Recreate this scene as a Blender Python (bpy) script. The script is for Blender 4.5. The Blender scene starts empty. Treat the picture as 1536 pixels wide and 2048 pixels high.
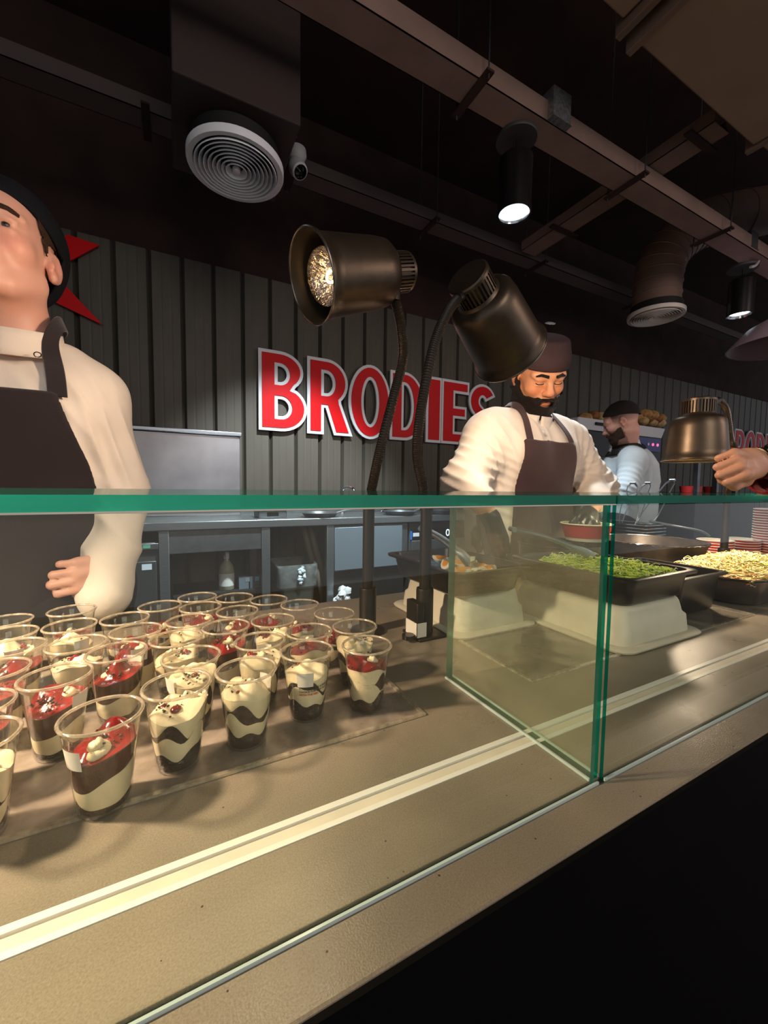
import bpy, bmesh, math, random
import numpy as np
from mathutils import Vector, Matrix

random.seed(7); RNG = np.random.default_rng(7)
SC = bpy.context.scene
COL = SC.collection
CT = 0.90                    # height of the serving counter
CAMZ = 1.20

# ---------------------------------------------------------------- camera
YAW, PITCH, ROLL, FPX = 0.482830814, -0.0641899883, 0.0127670754, 798.144
_f = Vector((math.sin(YAW)*math.cos(PITCH), math.cos(YAW)*math.cos(PITCH), math.sin(PITCH)))
_r = Vector((math.cos(YAW), -math.sin(YAW), 0)); _u = _r.cross(_f)
_c, _s = math.cos(ROLL), math.sin(ROLL)
_r, _u = _c*_r + _s*_u, -_s*_r + _c*_u
cam = bpy.data.cameras.new('camera'); camo = bpy.data.objects.new('camera', cam); COL.objects.link(camo)
cam.sensor_fit = 'HORIZONTAL'; cam.sensor_width = 36.0; cam.lens = 36.0*FPX/1536.0
cam.clip_start = 0.01; cam.clip_end = 60
M = Matrix.Identity(4)
for i in range(3):
    M[i][0], M[i][1], M[i][2] = _r[i], _u[i], -_f[i]
M[2][3] = CAMZ
camo.matrix_world = M
SC.camera = camo

# ---------------------------------------------------------------- view, world, lights
SC.view_settings.view_transform = 'Standard'; SC.view_settings.look = 'None'
SC.view_settings.gamma = 1.0; SC.view_settings.use_curve_mapping = False
SC.view_settings.exposure = 0.22
SC.cycles.transparent_max_bounces = 40
SC.cycles.max_bounces = 8; SC.cycles.glossy_bounces = 4; SC.cycles.diffuse_bounces = 3
SC.cycles.caustics_reflective = False; SC.cycles.caustics_refractive = False
SC.cycles.sample_clamp_indirect = 4.0

def lin(c):
    return tuple((x/255/12.92 if x/255 <= .04045 else ((x/255+.055)/1.055)**2.4) for x in c[:3]) + (1.0,)

W = bpy.data.worlds.new('world'); SC.world = W; W.use_nodes = True
W.node_tree.nodes['Background'].inputs[0].default_value = (0.80, 0.82, 0.9, 1)
W.node_tree.nodes['Background'].inputs[1].default_value = 0.40

WARM = (1.0, 0.72, 0.51); COOL = (0.86, 0.95, 1.0)
def lamp(name, kind, loc, power, color, size=0.04, aim=None, spot=None, blend=0.5):
    l = bpy.data.lights.new(name, kind); l.energy = power; l.color = color
    if kind == 'AREA': l.size = size
    else: l.shadow_soft_size = size
    if kind == 'SPOT': l.spot_size = math.radians(spot); l.spot_blend = blend
    o = bpy.data.objects.new(name, l); COL.objects.link(o); o.location = loc
    if aim is not None:
        d = (Vector(aim)-Vector(loc)).normalized()
        o.rotation_euler = d.to_track_quat('-Z', 'Y').to_euler()
    return o
P_LEFT, P_ONE, P_TWO, P_THREE, P_PEND, P_BENCH_FILL, P_HALL = 64.0, 9.5, 10.5, 26.0, 140.0, 620.0, 32.0
# added spot standing in for an unseen bench downlight; hall lights behind the customers
lamp('bench_fill_light', 'SPOT', (1.0, 1.72, 3.17), P_BENCH_FILL, (0.86, 0.94, 1.0), 0.05, (0.85, 2.95, 0.9), 60, .7)
lamp('hall_light', 'AREA', (0.6, -2.6, 2.9), P_HALL, (1.0, 0.84, 0.72), 1.6, (0.8, 1.2, 1.1))
lamp('hall_light', 'AREA', (4.5, -2.0, 2.9), P_HALL*0.8, (1.0, 0.72, 0.62), 1.2, (2.5, 1.5, 1.8))

# ---------------------------------------------------------------- pixel -> world (used once, to read places off the photograph)
def ray(x, y): return _r*((x-768)/FPX) - _u*((y-1024)/FPX) + _f
def atz(x, y, z):
    d = ray(x, y); return Vector((0, 0, CAMZ)) + d*((z-CAMZ)/d.z)
def aty(x, y, Y):
    d = ray(x, y); return Vector((0, 0, CAMZ)) + d*(Y/d.y)

# ---------------------------------------------------------------- materials
MATS = {}
def nodes_mat(name):
    m = bpy.data.materials.new(name); m.use_nodes = True
    nt = m.node_tree; nt.nodes.clear()
    out = nt.nodes.new('ShaderNodeOutputMaterial')
    return m, nt, out
def N(nt, typ, **kw):
    n = nt.nodes.new(typ)
    for k, v in kw.items():
        if k.startswith('i_'): n.inputs[k[2:].replace('_', ' ')].default_value = v
        else: setattr(n, k, v)
    return n
def pbr(name, col, rough=.5, metal=0.0, spec=.5, vary=0.0, vscale=20.0, bump=0.0, bscale=80.0, col2=None, sss=0.0, coat=0.0, stretch=None, sheen=0.0):
    if name in MATS: return MATS[name]
    m, nt, out = nodes_mat(name); L = nt.links.new
    b = N(nt, 'ShaderNodeBsdfPrincipled'); L(b.outputs[0], out.inputs[0])
    b.inputs['Base Color'].default_value = lin(col); b.inputs['Roughness'].default_value = rough
    b.inputs['Metallic'].default_value = metal; b.inputs['Specular IOR Level'].default_value = spec
    if sss: b.inputs['Subsurface Weight'].default_value = sss; b.inputs['Subsurface Radius'].default_value = (.012, .004, .002); b.inputs['Subsurface Scale'].default_value = .4
    if coat: b.inputs['Coat Weight'].default_value = coat; b.inputs['Coat Roughness'].default_value = .08
    if sheen: b.inputs['Sheen Weight'].default_value = sheen
    tc = N(nt, 'ShaderNodeTexCoord'); src = tc.outputs['Object']
    if stretch:
        mp = N(nt, 'ShaderNodeMapping'); mp.inputs['Scale'].default_value = stretch; L(src, mp.inputs[0]); src = mp.outputs[0]
    if vary:
        n = N(nt, 'ShaderNodeTexNoise'); n.inputs['Scale'].default_value = vscale; n.inputs['Detail'].default_value = 6; L(src, n.inputs['Vector'])
        r = N(nt, 'ShaderNodeValToRGB'); L(n.outputs[0], r.inputs[0])
        c2 = col2 or tuple(max(0, x*(1-vary)) for x in col)
        r.color_ramp.elements[0].position = .35; r.color_ramp.elements[1].position = .65
        r.color_ramp.elements[0].color = lin(c2); r.color_ramp.elements[1].color = lin(col)
        L(r.outputs[0], b.inputs['Base Color'])
    if bump:
        n2 = N(nt, 'ShaderNodeTexNoise'); n2.inputs['Scale'].default_value = bscale; n2.inputs['Detail'].default_value = 4; L(src, n2.inputs['Vector'])
        bp = N(nt, 'ShaderNodeBump'); bp.inputs['Strength'].default_value = bump; bp.inputs['Distance'].default_value = .01
        L(n2.outputs[0], bp.inputs['Height']); L(bp.outputs[0], b.inputs['Normal'])
    MATS[name] = m; return m
def clear(name, tint, refl=1.0, rough=.02, haze=0.0, hazecol=(255, 245, 215), base=.04, hscale=6.0, power=5.0):
    """thin clear sheet: see-through, with a Schlick reflection and an optional film of dirt"""
    m, nt, out = nodes_mat(name); L = nt.links.new
    t = N(nt, 'ShaderNodeBsdfTransparent'); t.inputs[0].default_value = tint
    g = N(nt, 'ShaderNodeBsdfGlossy'); g.inputs['Roughness'].default_value = rough
    lw = N(nt, 'ShaderNodeLayerWeight'); lw.inputs[0].default_value = .5
    p = N(nt, 'ShaderNodeMath', operation='POWER'); p.inputs[1].default_value = power; L(lw.outputs['Facing'], p.inputs[0])
    mu = N(nt, 'ShaderNodeMath', operation='MULTIPLY_ADD'); mu.inputs[1].default_value = refl*(1-base); mu.inputs[2].default_value = base*refl; L(p.outputs[0], mu.inputs[0])
    src = t
    if haze:
        d = N(nt, 'ShaderNodeBsdfDiffuse'); d.inputs[0].default_value = lin(hazecol)
        tr = N(nt, 'ShaderNodeBsdfTranslucent'); tr.inputs[0].default_value = lin(hazecol)
        ad = N(nt, 'ShaderNodeMixShader'); ad.inputs[0].default_value = .5; L(d.outputs[0], ad.inputs[1]); L(tr.outputs[0], ad.inputs[2])
        tc = N(nt, 'ShaderNodeTexCoord'); n = N(nt, 'ShaderNodeTexNoise'); n.inputs['Scale'].default_value = hscale; n.inputs['Detail'].default_value = 5
        L(tc.outputs['Object'], n.inputs['Vector'])
        mr = N(nt, 'ShaderNodeMapRange'); mr.inputs[1].default_value = .3; mr.inputs[2].default_value = .75; mr.inputs[3].default_value = haze*.45; mr.inputs[4].default_value = haze*1.5
        L(n.outputs[0], mr.inputs[0])
        mx = N(nt, 'ShaderNodeMixShader'); L(mr.outputs[0], mx.inputs[0]); L(t.outputs[0], mx.inputs[1]); L(ad.outputs[0], mx.inputs[2]); src = mx
    m2 = N(nt, 'ShaderNodeMixShader'); L(mu.outputs[0], m2.inputs[0]); L(src.outputs[0], m2.inputs[1]); L(g.outputs[0], m2.inputs[2])
    L(m2.outputs[0], out.inputs[0]); MATS[name] = m; return m
def emit(name, col, strength):
    m, nt, out = nodes_mat(name); e = N(nt, 'ShaderNodeEmission'); e.inputs[0].default_value = lin(col); e.inputs[1].default_value = strength
    nt.links.new(e.outputs[0], out.inputs[0]); MATS[name] = m; return m
def tinted(name, rough=.5, sss=0.0, bump=0.0, bscale=200.0, coat=0.0):
    """colour comes from the mesh's own 'tint' attribute (skin, lips, brows ...)"""
    m, nt, out = nodes_mat(name); L = nt.links.new
    b = N(nt, 'ShaderNodeBsdfPrincipled'); L(b.outputs[0], out.inputs[0]); b.inputs['Roughness'].default_value = rough
    a = N(nt, 'ShaderNodeAttribute'); a.attribute_name = 'tint'; L(a.outputs['Color'], b.inputs['Base Color'])
    if sss: b.inputs['Subsurface Weight'].default_value = sss; b.inputs['Subsurface Radius'].default_value = (.010, .003, .0015); b.inputs['Subsurface Scale'].default_value = .5
    if bump:
        tc = N(nt, 'ShaderNodeTexCoord'); n2 = N(nt, 'ShaderNodeTexNoise'); n2.inputs['Scale'].default_value = bscale; L(tc.outputs['Object'], n2.inputs['Vector'])
        bp = N(nt, 'ShaderNodeBump'); bp.inputs['Strength'].default_value = bump; bp.inputs['Distance'].default_value = .004
        L(n2.outputs[0], bp.inputs['Height']); L(bp.outputs[0], b.inputs['Normal'])
    MATS[name] = m; return m

def counter_mat():
    m, nt, out = nodes_mat('counter_stone'); L = nt.links.new
    b = N(nt, 'ShaderNodeBsdfPrincipled'); L(b.outputs[0], out.inputs[0])
    tc = N(nt, 'ShaderNodeTexCoord')
    n = N(nt, 'ShaderNodeTexNoise'); n.inputs['Scale'].default_value = 5; n.inputs['Detail'].default_value = 8; L(tc.outputs['Object'], n.inputs['Vector'])
    r = N(nt, 'ShaderNodeValToRGB'); L(n.outputs[0], r.inputs[0])
    r.color_ramp.elements[0].position = .3; r.color_ramp.elements[1].position = .7
    r.color_ramp.elements[0].color = lin((122, 112, 98)); r.color_ramp.elements[1].color = lin((149, 136, 117))
    n3 = N(nt, 'ShaderNodeTexNoise'); n3.inputs['Scale'].default_value = 700; n3.inputs['Detail'].default_value = 2; L(tc.outputs['Object'], n3.inputs['Vector'])
    mr = N(nt, 'ShaderNodeMapRange'); mr.inputs[1].default_value = .3; mr.inputs[2].default_value = .7; mr.inputs[3].default_value = .84; mr.inputs[4].default_value = 1.16; L(n3.outputs[0], mr.inputs[0])
    mm = N(nt, 'ShaderNodeVectorMath', operation='SCALE'); L(r.outputs[0], mm.inputs[0]); L(mr.outputs[0], mm.inputs['Scale'])
    v = N(nt, 'ShaderNodeTexVoronoi'); v.inputs['Scale'].default_value = 85; L(tc.outputs['Object'], v.inputs['Vector'])
    lt = N(nt, 'ShaderNodeMath', operation='LESS_THAN'); lt.inputs[1].default_value = .075; L(v.outputs['Distance'], lt.inputs[0])
    sel = N(nt, 'ShaderNodeSeparateColor'); L(v.outputs['Color'], sel.inputs[0])
    g2 = N(nt, 'ShaderNodeMath', operation='GREATER_THAN'); g2.inputs[1].default_value = .80; L(sel.outputs[0], g2.inputs[0])
    mu = N(nt, 'ShaderNodeMath', operation='MULTIPLY'); L(lt.outputs[0], mu.inputs[0]); L(g2.outputs[0], mu.inputs[1])
    mx = N(nt, 'ShaderNodeMix', data_type='RGBA'); L(mu.outputs[0], mx.inputs[0]); L(mm.outputs[0], mx.inputs[6])
    mx.inputs[7].default_value = lin((62, 50, 40)); L(mx.outputs[2], b.inputs['Base Color'])
    n4 = N(nt, 'ShaderNodeTexNoise'); n4.inputs['Scale'].default_value = 9; n4.inputs['Detail'].default_value = 7; n4.inputs['Roughness'].default_value = .7; L(tc.outputs['Object'], n4.inputs['Vector'])
    mr2 = N(nt, 'ShaderNodeMapRange'); mr2.inputs[1].default_value = .3; mr2.inputs[2].default_value = .7; mr2.inputs[3].default_value = .24; mr2.inputs[4].default_value = .40; L(n4.outputs[0], mr2.inputs[0])
    L(mr2.outputs[0], b.inputs['Roughness'])
    bp = N(nt, 'ShaderNodeBump'); bp.inputs['Strength'].default_value = .12; bp.inputs['Distance'].default_value = .002; L(n3.outputs[0], bp.inputs['Height']); L(bp.outputs[0], b.inputs['Normal'])
    MATS['counter'] = m; return m
counter_mat()
GLASS = clear('pane_glass', (.95, .99, .965, 1), .8, .01, .012, hscale=9)
GLASSD = clear('divider_glass', (.93, .985, .94, 1), 1.0, .015, .11, (255, 240, 195), hscale=10)
def edge_mat():
    m, nt, out = nodes_mat('glass_edge'); L = nt.links.new
    t = N(nt, 'ShaderNodeBsdfTransparent'); t.inputs[0].default_value = (.05, .52, .37, 1)
    d = N(nt, 'ShaderNodeBsdfDiffuse'); d.inputs[0].default_value = (.003, .13, .095, 1)
    tr = N(nt, 'ShaderNodeBsdfTranslucent'); tr.inputs[0].default_value = (.010, .36, .275, 1)
    g = N(nt, 'ShaderNodeBsdfGlossy'); g.inputs['Roughness'].default_value = .12; g.inputs[0].default_value = (.8, 1, .95, 1)
    a = N(nt, 'ShaderNodeMixShader'); a.inputs[0].default_value = .5; L(d.outputs[0], a.inputs[1]); L(tr.outputs[0], a.inputs[2])
    b = N(nt, 'ShaderNodeMixShader'); b.inputs[0].default_value = .62; L(t.outputs[0], b.inputs[1]); L(a.outputs[0], b.inputs[2])
    c = N(nt, 'ShaderNodeMixShader'); c.inputs[0].default_value = .05; L(b.outputs[0], c.inputs[1]); L(g.outputs[0], c.inputs[2])
    L(c.outputs[0], out.inputs[0]); MATS['edge'] = m; return m
EDGE = edge_mat()
CUPM = clear('cup_plastic', (.97, .965, .95, 1), .9, .06, .045, (255, 240, 210), base=.05, hscale=60, power=2.6)
RIMM = clear('cup_rim_plastic', (.93, .90, .84, 1), 1.0, .10, .50, (255, 240, 216), base=.10, hscale=90, power=2.2)
MATFILM = clear('tray_film', (.90, .88, .86, 1), 1.0, .18, .46, (246, 228, 216), base=.07, hscale=30, power=3)

BLACKMETAL = pbr('black_metal', (44, 40, 36), .42, .6, .5, .12, 30)
SHADE = pbr('lamp_shade_grey', (96, 84, 70), .38, .85, .5, .10, 25, .03, 300)
CHROME = pbr('chrome', (214, 214, 216), .16, 1.0)
STEEL = pbr('brushed_steel', (158, 164, 170), .34, .9, .5, .08, 30, .04, 60, stretch=(1, 1, 30))
STEELD = pbr('dull_steel', (118, 122, 126), .42, .85, .5, .10, 12)
BLACKP = pbr('black_plastic', (22, 20, 19), .28, 0, .5, .15, 40)
BLACKM = pbr('matt_black', (14, 13, 12), .7)
WHITEP = pbr('white_plastic', (222, 212, 192), .42, 0, .4, .05, 15)
WHITEPAINT = pbr('white_paint', (205, 208, 210), .5)
RED = pbr('sign_red', (205, 6, 16), .45, 0, .2)
WHITES = pbr('sign_white', (214, 218, 222), .4)
JACKET = pbr('white_cotton', (232, 222, 208), .85, 0, .2, .05, 9, .10, 500, sheen=.2)
JACKETC = pbr('pale_blue_cotton', (204, 216, 222), .85, 0, .2, .05, 9, .2, 900)
APRON = pbr('dark_apron_cloth', (62, 44, 46), .8, 0, .25, .08, 14, .06, 500, sheen=.25)
APRON1 = pbr('black_apron_cloth', (38, 30, 33), .8, 0, .25, .08, 14, .06, 500, sheen=.3)
HATM = pbr('dark_cap_cloth', (64, 48, 50), .85, 0, .2, .08, 20, .25, 600)
HAT1 = pbr('black_cap_cloth', (17, 20, 26), .9, 0, .2, .1, 20, .25, 600)
SKIN = tinted('skin', .48, .12, .06, 260)
HAIR = pbr('dark_hair', (40, 28, 22), .55, 0, .4, .6, 260, .9, 420)
HAIRB = pbr('brown_hair', (66, 44, 26), .6, 0, .3, .3, 300, .6, 500)
GLOVE = pbr('dark_nitrile', (44, 42, 40), .35, 0, .5, .1, 40, .1, 200)

# ---------------------------------------------------------------- mesh helpers
WM = {}
class MB:
    def __init__(s): s.v = []; s.f = []; s.m = []; s.mi = 0
    def add(s, V, F):
        o = len(s.v); s.v += [tuple(p) for p in V]; s.f += [tuple(i+o for i in f) for f in F]; s.m += [s.mi]*len(F); return s
    def box(s, a, b, bev=0):
        x0, y0, z0 = a; x1, y1, z1 = b
        V = [(x0,y0,z0),(x1,y0,z0),(x1,y1,z0),(x0,y1,z0),(x0,y0,z1),(x1,y0,z1),(x1,y1,z1),(x0,y1,z1)]
        return s.add(V, [(0,3,2,1),(4,5,6,7),(0,1,5,4),(1,2,6,5),(2,3,7,6),(3,0,4,7)])
    def obox(s, c, ax, half):
        V = []
        for i in range(8):
            p = Vector(c)
            for k in range(3): p = p + ax[k]*(half[k]*(1 if (i>>k)&1 else -1))
            V.append(p)
        return s.add(V, [(0,2,3,1),(4,5,7,6),(0,1,5,4),(1,3,7,5),(3,2,6,7),(2,0,4,6)])
    def lathe(s, prof, n=32, o=(0,0,0), axis=None, cap0=False, cap1=False):
        o = Vector(o); z = (Vector(axis) if axis is not None else Vector((0,0,1))).normalized()
        x = z.orthogonal().normalized() if axis is not None else Vector((1,0,0)); y = z.cross(x)
        V = []; F = []
        for r, h in prof:
            for k in range(n):
                a = 2*math.pi*k/n; V.append(o + z*h + (x*math.cos(a)+y*math.sin(a))*r)
        for i in range(len(prof)-1):
            for k in range(n):
                k2 = (k+1) % n; F.append((i*n+k, i*n+k2, (i+1)*n+k2, (i+1)*n+k))
        if cap0: F.append(tuple(range(n-1, -1, -1)))
        if cap1: F.append(tuple((len(prof)-1)*n+k for k in range(n)))
        return s.add(V, F)
    def tube(s, pts, rad, n=10, caps=True):
        P = [Vector(p) for p in pts]; R = rad if hasattr(rad, '__len__') else [rad]*len(P)
        V = []; F = []; t0 = (P[1]-P[0]).normalized(); x = t0.orthogonal().normalized()
        for i, p in enumerate(P):
            t = (P[min(i+1, len(P)-1)]-P[max(i-1, 0)]).normalized()
            x = (x - t*x.dot(t)).normalized(); y = t.cross(x)
            for k in range(n):
                a = 2*math.pi*k/n; V.append(p + (x*math.cos(a)+y*math.sin(a))*R[i])
        for i in range(len(P)-1):
            for k in range(n):
                k2 = (k+1) % n; F.append((i*n+k, i*n+k2, (i+1)*n+k2, (i+1)*n+k))
        if caps: F.append(tuple(range(n-1, -1, -1))); F.append(tuple((len(P)-1)*n+k for k in range(n)))
        return s.add(V, F)
    def cyl(s, a, b, r0, r1=None, n=20): return s.tube([a, b], [r0, r0 if r1 is None else r1], n)
    def torus(s, c, R, r, axis=(0,0,1), n=36, m=8):
        c = Vector(c); z = Vector(axis).normalized(); x = z.orthogonal().normalized(); y = z.cross(x); V = []; F = []
        for i in range(n):
            a = 2*math.pi*i/n; d = x*math.cos(a)+y*math.sin(a)
            for k in range(m):
                b = 2*math.pi*k/m; V.append(c + d*(R+r*math.cos(b)) + z*(r*math.sin(b)))
        for i in range(n):
            for k in range(m):
                F.append((i*m+k, ((i+1)%n)*m+k, ((i+1)%n)*m+(k+1)%m, i*m+(k+1)%m))
        return s.add(V, F)
    def ell(s, c, r, n=14, m=9, rot=None, jit=0):
        c = Vector(c); V = []; F = []
        for i in range(m+1):
            p = math.pi*i/m
            for k in range(n):
                a = 2*math.pi*k/n
                j = 1+jit*(random.random()-.5)
                q = Vector((r[0]*math.sin(p)*math.cos(a), r[1]*math.sin(p)*math.sin(a), r[2]*math.cos(p)))*j
                if rot is not None: q = rot @ q
                V.append(c+q)
        for i in range(m):
            for k in range(n): F.append((i*n+k, (i+1)*n+k, (i+1)*n+(k+1)%n, i*n+(k+1)%n))
        return s.add(V, F)
    def rrect(s, levels, cx, cy, n=5, cap0=True, cap1=False):
        """stack of rounded rectangles: levels = (z, half x, half y, corner radius)"""
        V = []; F = []; K = 4*(n+1)
        for z, hx, hy, r in levels:
            r = min(r, hx-1e-4, hy-1e-4)
            for q in range(4):
                sx = (1, -1, -1, 1)[q]; sy = (1, 1, -1, -1)[q]
                for i in range(n+1):
                    a = math.pi/2*(q+i/n); V.append((cx+sx*(hx-r)+r*math.cos(a), cy+sy*(hy-r)+r*math.sin(a), z))
        for i in range(len(levels)-1):
            for k in range(K): F.append((i*K+k, i*K+(k+1)%K, (i+1)*K+(k+1)%K, (i+1)*K+k))
        if cap0: F.append(tuple(range(K-1, -1, -1)))
        if cap1: F.append(tuple((len(levels)-1)*K+k for k in range(K)))
        return s.add(V, F)
    def build(s, name, mat, parent=None, smooth=True, bev=0, angle=.7, local=False, label=None, kind=None):
        return obj(name, s.v, s.f, mat, parent, smooth, bev, angle, local, s.m, label, kind)

def obj(name, V, F, mat, parent=None, smooth=True, bev=0, angle=.7, local=False, mi=None, label=None, kind=None, tint=None):
    me = bpy.data.meshes.new(name)
    V = np.asarray(V, dtype=float).reshape(-1, 3)
    o = bpy.data.objects.new(name, me); COL.objects.link(o)
    if parent is not None:
        o.parent = parent; W_ = WM[parent.name]
        if not local:
            inv = np.array(W_.inverted()); V = V @ inv[:3, :3].T + inv[:3, 3]
        WM[o.name] = W_.copy()
    elif local:
        WM[o.name] = Matrix.Identity(4)
    else:
        lo, hi = V.min(0), V.max(0); b = np.array([(lo[0]+hi[0])/2, (lo[1]+hi[1])/2, lo[2]])
        V = V - b; o.location = b; WM[o.name] = Matrix.Translation(Vector(b))
    me.from_pydata(V.tolist(), [], [tuple(int(i) for i in f) for f in F])
    for m in (mat if isinstance(mat, (list, tuple)) else [mat]): me.materials.append(m)
    if mi is not None and any(mi): me.polygons.foreach_set('material_index', np.array(mi, dtype=np.int32))
    if tint is not None:
        a = me.color_attributes.new('tint', 'FLOAT_COLOR', 'POINT')
        c = np.ones((len(V), 4), dtype=np.float32); c[:, :3] = tint; a.data.foreach_set('color', c.ravel())
    if smooth:
        me.polygons.foreach_set('use_smooth', [True]*len(me.polygons))
        if angle and angle < 3: me.set_sharp_from_angle(angle=angle)
    if bev:
        md = o.modifiers.new('bevel', 'BEVEL'); md.width = bev; md.segments = 2; md.limit_method = 'ANGLE'; md.harden_normals = False
    me.update()
    if label: o['label'] = label
    if kind: o['kind'] = kind
    return o
def tag(o, label=None, cat=None, group=None, kind=None):
    if label: o['label'] = label
    if cat: o['category'] = cat
    if group: o['group'] = group
    if kind: o['kind'] = kind
    return o
def thing(name, label, cat, loc=(0,0,0), group=None, rotz=0, kind=None):
    o = bpy.data.objects.new(name, None); COL.objects.link(o); o.empty_display_size = .05
    o.location = loc; o.rotation_euler = (0, 0, rotz)
    WM[o.name] = Matrix.Translation(Vector(loc)) @ Matrix.Rotation(rotz, 4, 'Z')
    return tag(o, label, cat, group, kind)
def struct(name, loc=(0,0,0)): return thing(name, None, None, loc, kind='structure')
def copy_thing(src, loc, rotz=None, label=None, group=None):
    r = src.copy(); COL.objects.link(r); r.location = loc
    if rotz is not None: r.rotation_euler = (0, 0, rotz)
    if label: r['label'] = label
    if group: r['group'] = group
    for ch in list(src.children):
        c = ch.copy(); COL.objects.link(c); c.parent = r
        for g in list(ch.children):
            d = g.copy(); COL.objects.link(d); d.parent = c
    return r
def spline(pts, n=8):
    P = [Vector(p) for p in pts]; out = []
    for i in range(len(P)-1):
        a, b, c, d = P[max(i-1, 0)], P[i], P[i+1], P[min(i+2, len(P)-1)]
        for k in range(n):
            t = k/n
            out.append(.5*((2*b)+(c-a)*t+(2*a-5*b+4*c-d)*t*t+(3*b-a-3*c+d)*t**3))
    return out+[P[-1]]

# ================================================================ SETTING
WALLY = 3.40; WALLTOP = 2.86
DARK = pbr('dark_ceiling_paint', (62, 46, 42), .9, 0, .2, .2, 3)
BEAMC = pbr('brown_grey_paint', (140, 116, 106), .75, 0, .3, .08, 6)
DUCTC = pbr('duct_paint', (148, 124, 104), .8, 0, .3, .05, 5)
MB().box((-4, -4, -.02), (12, 4.6, 0)).build('floor', pbr('floor_dark', (26, 23, 22), .6, 0, .25, .3, 6), smooth=False, kind='structure')
MB().box((-4, -4, 4.3), (12, 4.6, 4.34)).build('ceiling', DARK, smooth=False, kind='structure')
MB().box((-4, WALLY+.10, WALLTOP-.4), (12, WALLY+.2, 4.3)).build('wall_upper', DARK, smooth=False, kind='structure')
MB().box((-3.0, .5, 0), (-2.9, WALLY+.1, 4.3)).build('wall_left', DARK, smooth=False, kind='structure')
# back wall: ribbed cladding, each panel a piece of its own
wb = struct('wall_back', (3.5, WALLY, 0))
CLAD = pbr('cladding_grey', (84, 80, 71), .55, .25, .4, .10, 7, .04, 40, stretch=(1, 1, .25))
MB().box((-2.9, WALLY+.03, 0), (11.5, WALLY+.07, WALLTOP-.02)).build('backing_sheet', pbr('cladding_recess', (44, 42, 38), .6, .2), wb, smooth=False)
PITCHX = .212
b = MB(); w = PITCHX-.026
prof = [(-w/2-.012, .03), (-w/2+.004, 0), (-w/6-.01, 0), (-w/6, .0012), (-w/6+.01, 0), (w/6-.01, 0), (w/6, .0012), (w/6+.01, 0), (w/2-.004, 0), (w/2+.012, .03)]
V = [(x, y, z) for z in (0, WALLTOP) for x, y in prof]; n = len(prof)
b.add(V, [(i, i+1, n+i+1, n+i) for i in range(n-1)] + [tuple(range(n, 2*n))])
first = None
for k in range(-13, 53):
    x = -.03+k*PITCHX
    if first is None:
        first = b.build('cladding_panel', CLAD, wb, smooth=False, local=True); first.location = (x-3.5, 0, 0); src = first
    else:
        o = src.copy(); COL.objects.link(o); o.location = (x-3.5, 0, 0)

# ---------------------------------------------------------------- overhead services
def tray(name, label, x0, x1, y0, y1, z0, z1, m, brackets=(), rods=()):
    t = thing(name, label, 'cable tray', ((x0+x1)/2, (y0+y1)/2, z0))
    MB().box((x0, y0, z0), (x1, y1, z0+.004)).box((x0, y0, z0), (x1, y0+.004, z1)).box((x0, y1-.004, z0), (x1, y1, z1)).build('tray_channel', m, t, smooth=False)
    for x in brackets: MB().box((x-.02, y0-.06, z0-.012), (x+.02, y1+.06, z0-.001)).build('bracket', DARK, t, smooth=False)
    for x in rods:
        for y in (y0-.045, y1+.045): MB().cyl((x, y, z0-.03), (x, y, 4.3), .004, n=6).build('threaded_rod', STEELD, t)
    return t
tray('cable_tray', 'long brown cable tray running across the ceiling above the pendant lamps', -.6, 9.5, 1.53, 1.67, 3.06, 3.16, BEAMC, (.1, 1.28, 2.48, 3.52, 4.9), (1.28, 2.48, 3.52))
tray('cable_tray', 'narrow dark cable tray near the back wall, below the wide one', -2.6, 9.5, 2.60, 2.74, 3.18, 3.26, pbr('dark_tray', (88, 76, 72), .7), (-.95, -.1, .7, 1.75, 2.9, 4.4), (.7, 1.75, 2.9))
t = thing('cable_tray', 'crossways cable tray passing over the long brown one at right', 'cable tray', (2.68, 1.6, 3.175))
MB().box((2.60, 1.20, 3.175), (2.76, 2.55, 3.179)).box((2.60, 1.20, 3.175), (2.604, 2.55, 3.25)).box((2.756, 1.20, 3.175), (2.76, 2.55, 3.25)).build('tray_channel', BEAMC, t, smooth=False)
for y in (1.3, 2.2): MB().box((2.54, y-.02, 3.163), (2.82, y+.02, 3.174)).build('bracket', DARK, t, smooth=False)
# rectangular air duct
t = thing('air_duct', 'large boxy brown air duct overhead at the upper right', 'duct', (2.2, .7, 3.10))
MB().box((.9, .2, 3.14), (1.68, 1.13, 3.65)).build('duct_section', DUCTC, t, smooth=False, bev=.008)
MB().box((1.80, .2, 3.10), (2.86, 1.13, 3.65)).build('duct_section', DUCTC, t, smooth=False, bev=.008)
MB().box((2.92, .2, 3.12), (5.6, 1.12, 3.65)).build('duct_section', DUCTC, t, smooth=False, bev=.008)
for x, z in ((1.69, 3.11), (1.765, 3.085), (2.87, 3.09)):
    MB().box((x, .16, z), (x+.034, 1.17, 3.67)).build('flange', pbr('duct_flange', (112, 92, 78), .7), t, smooth=False, bev=.004)
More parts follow.
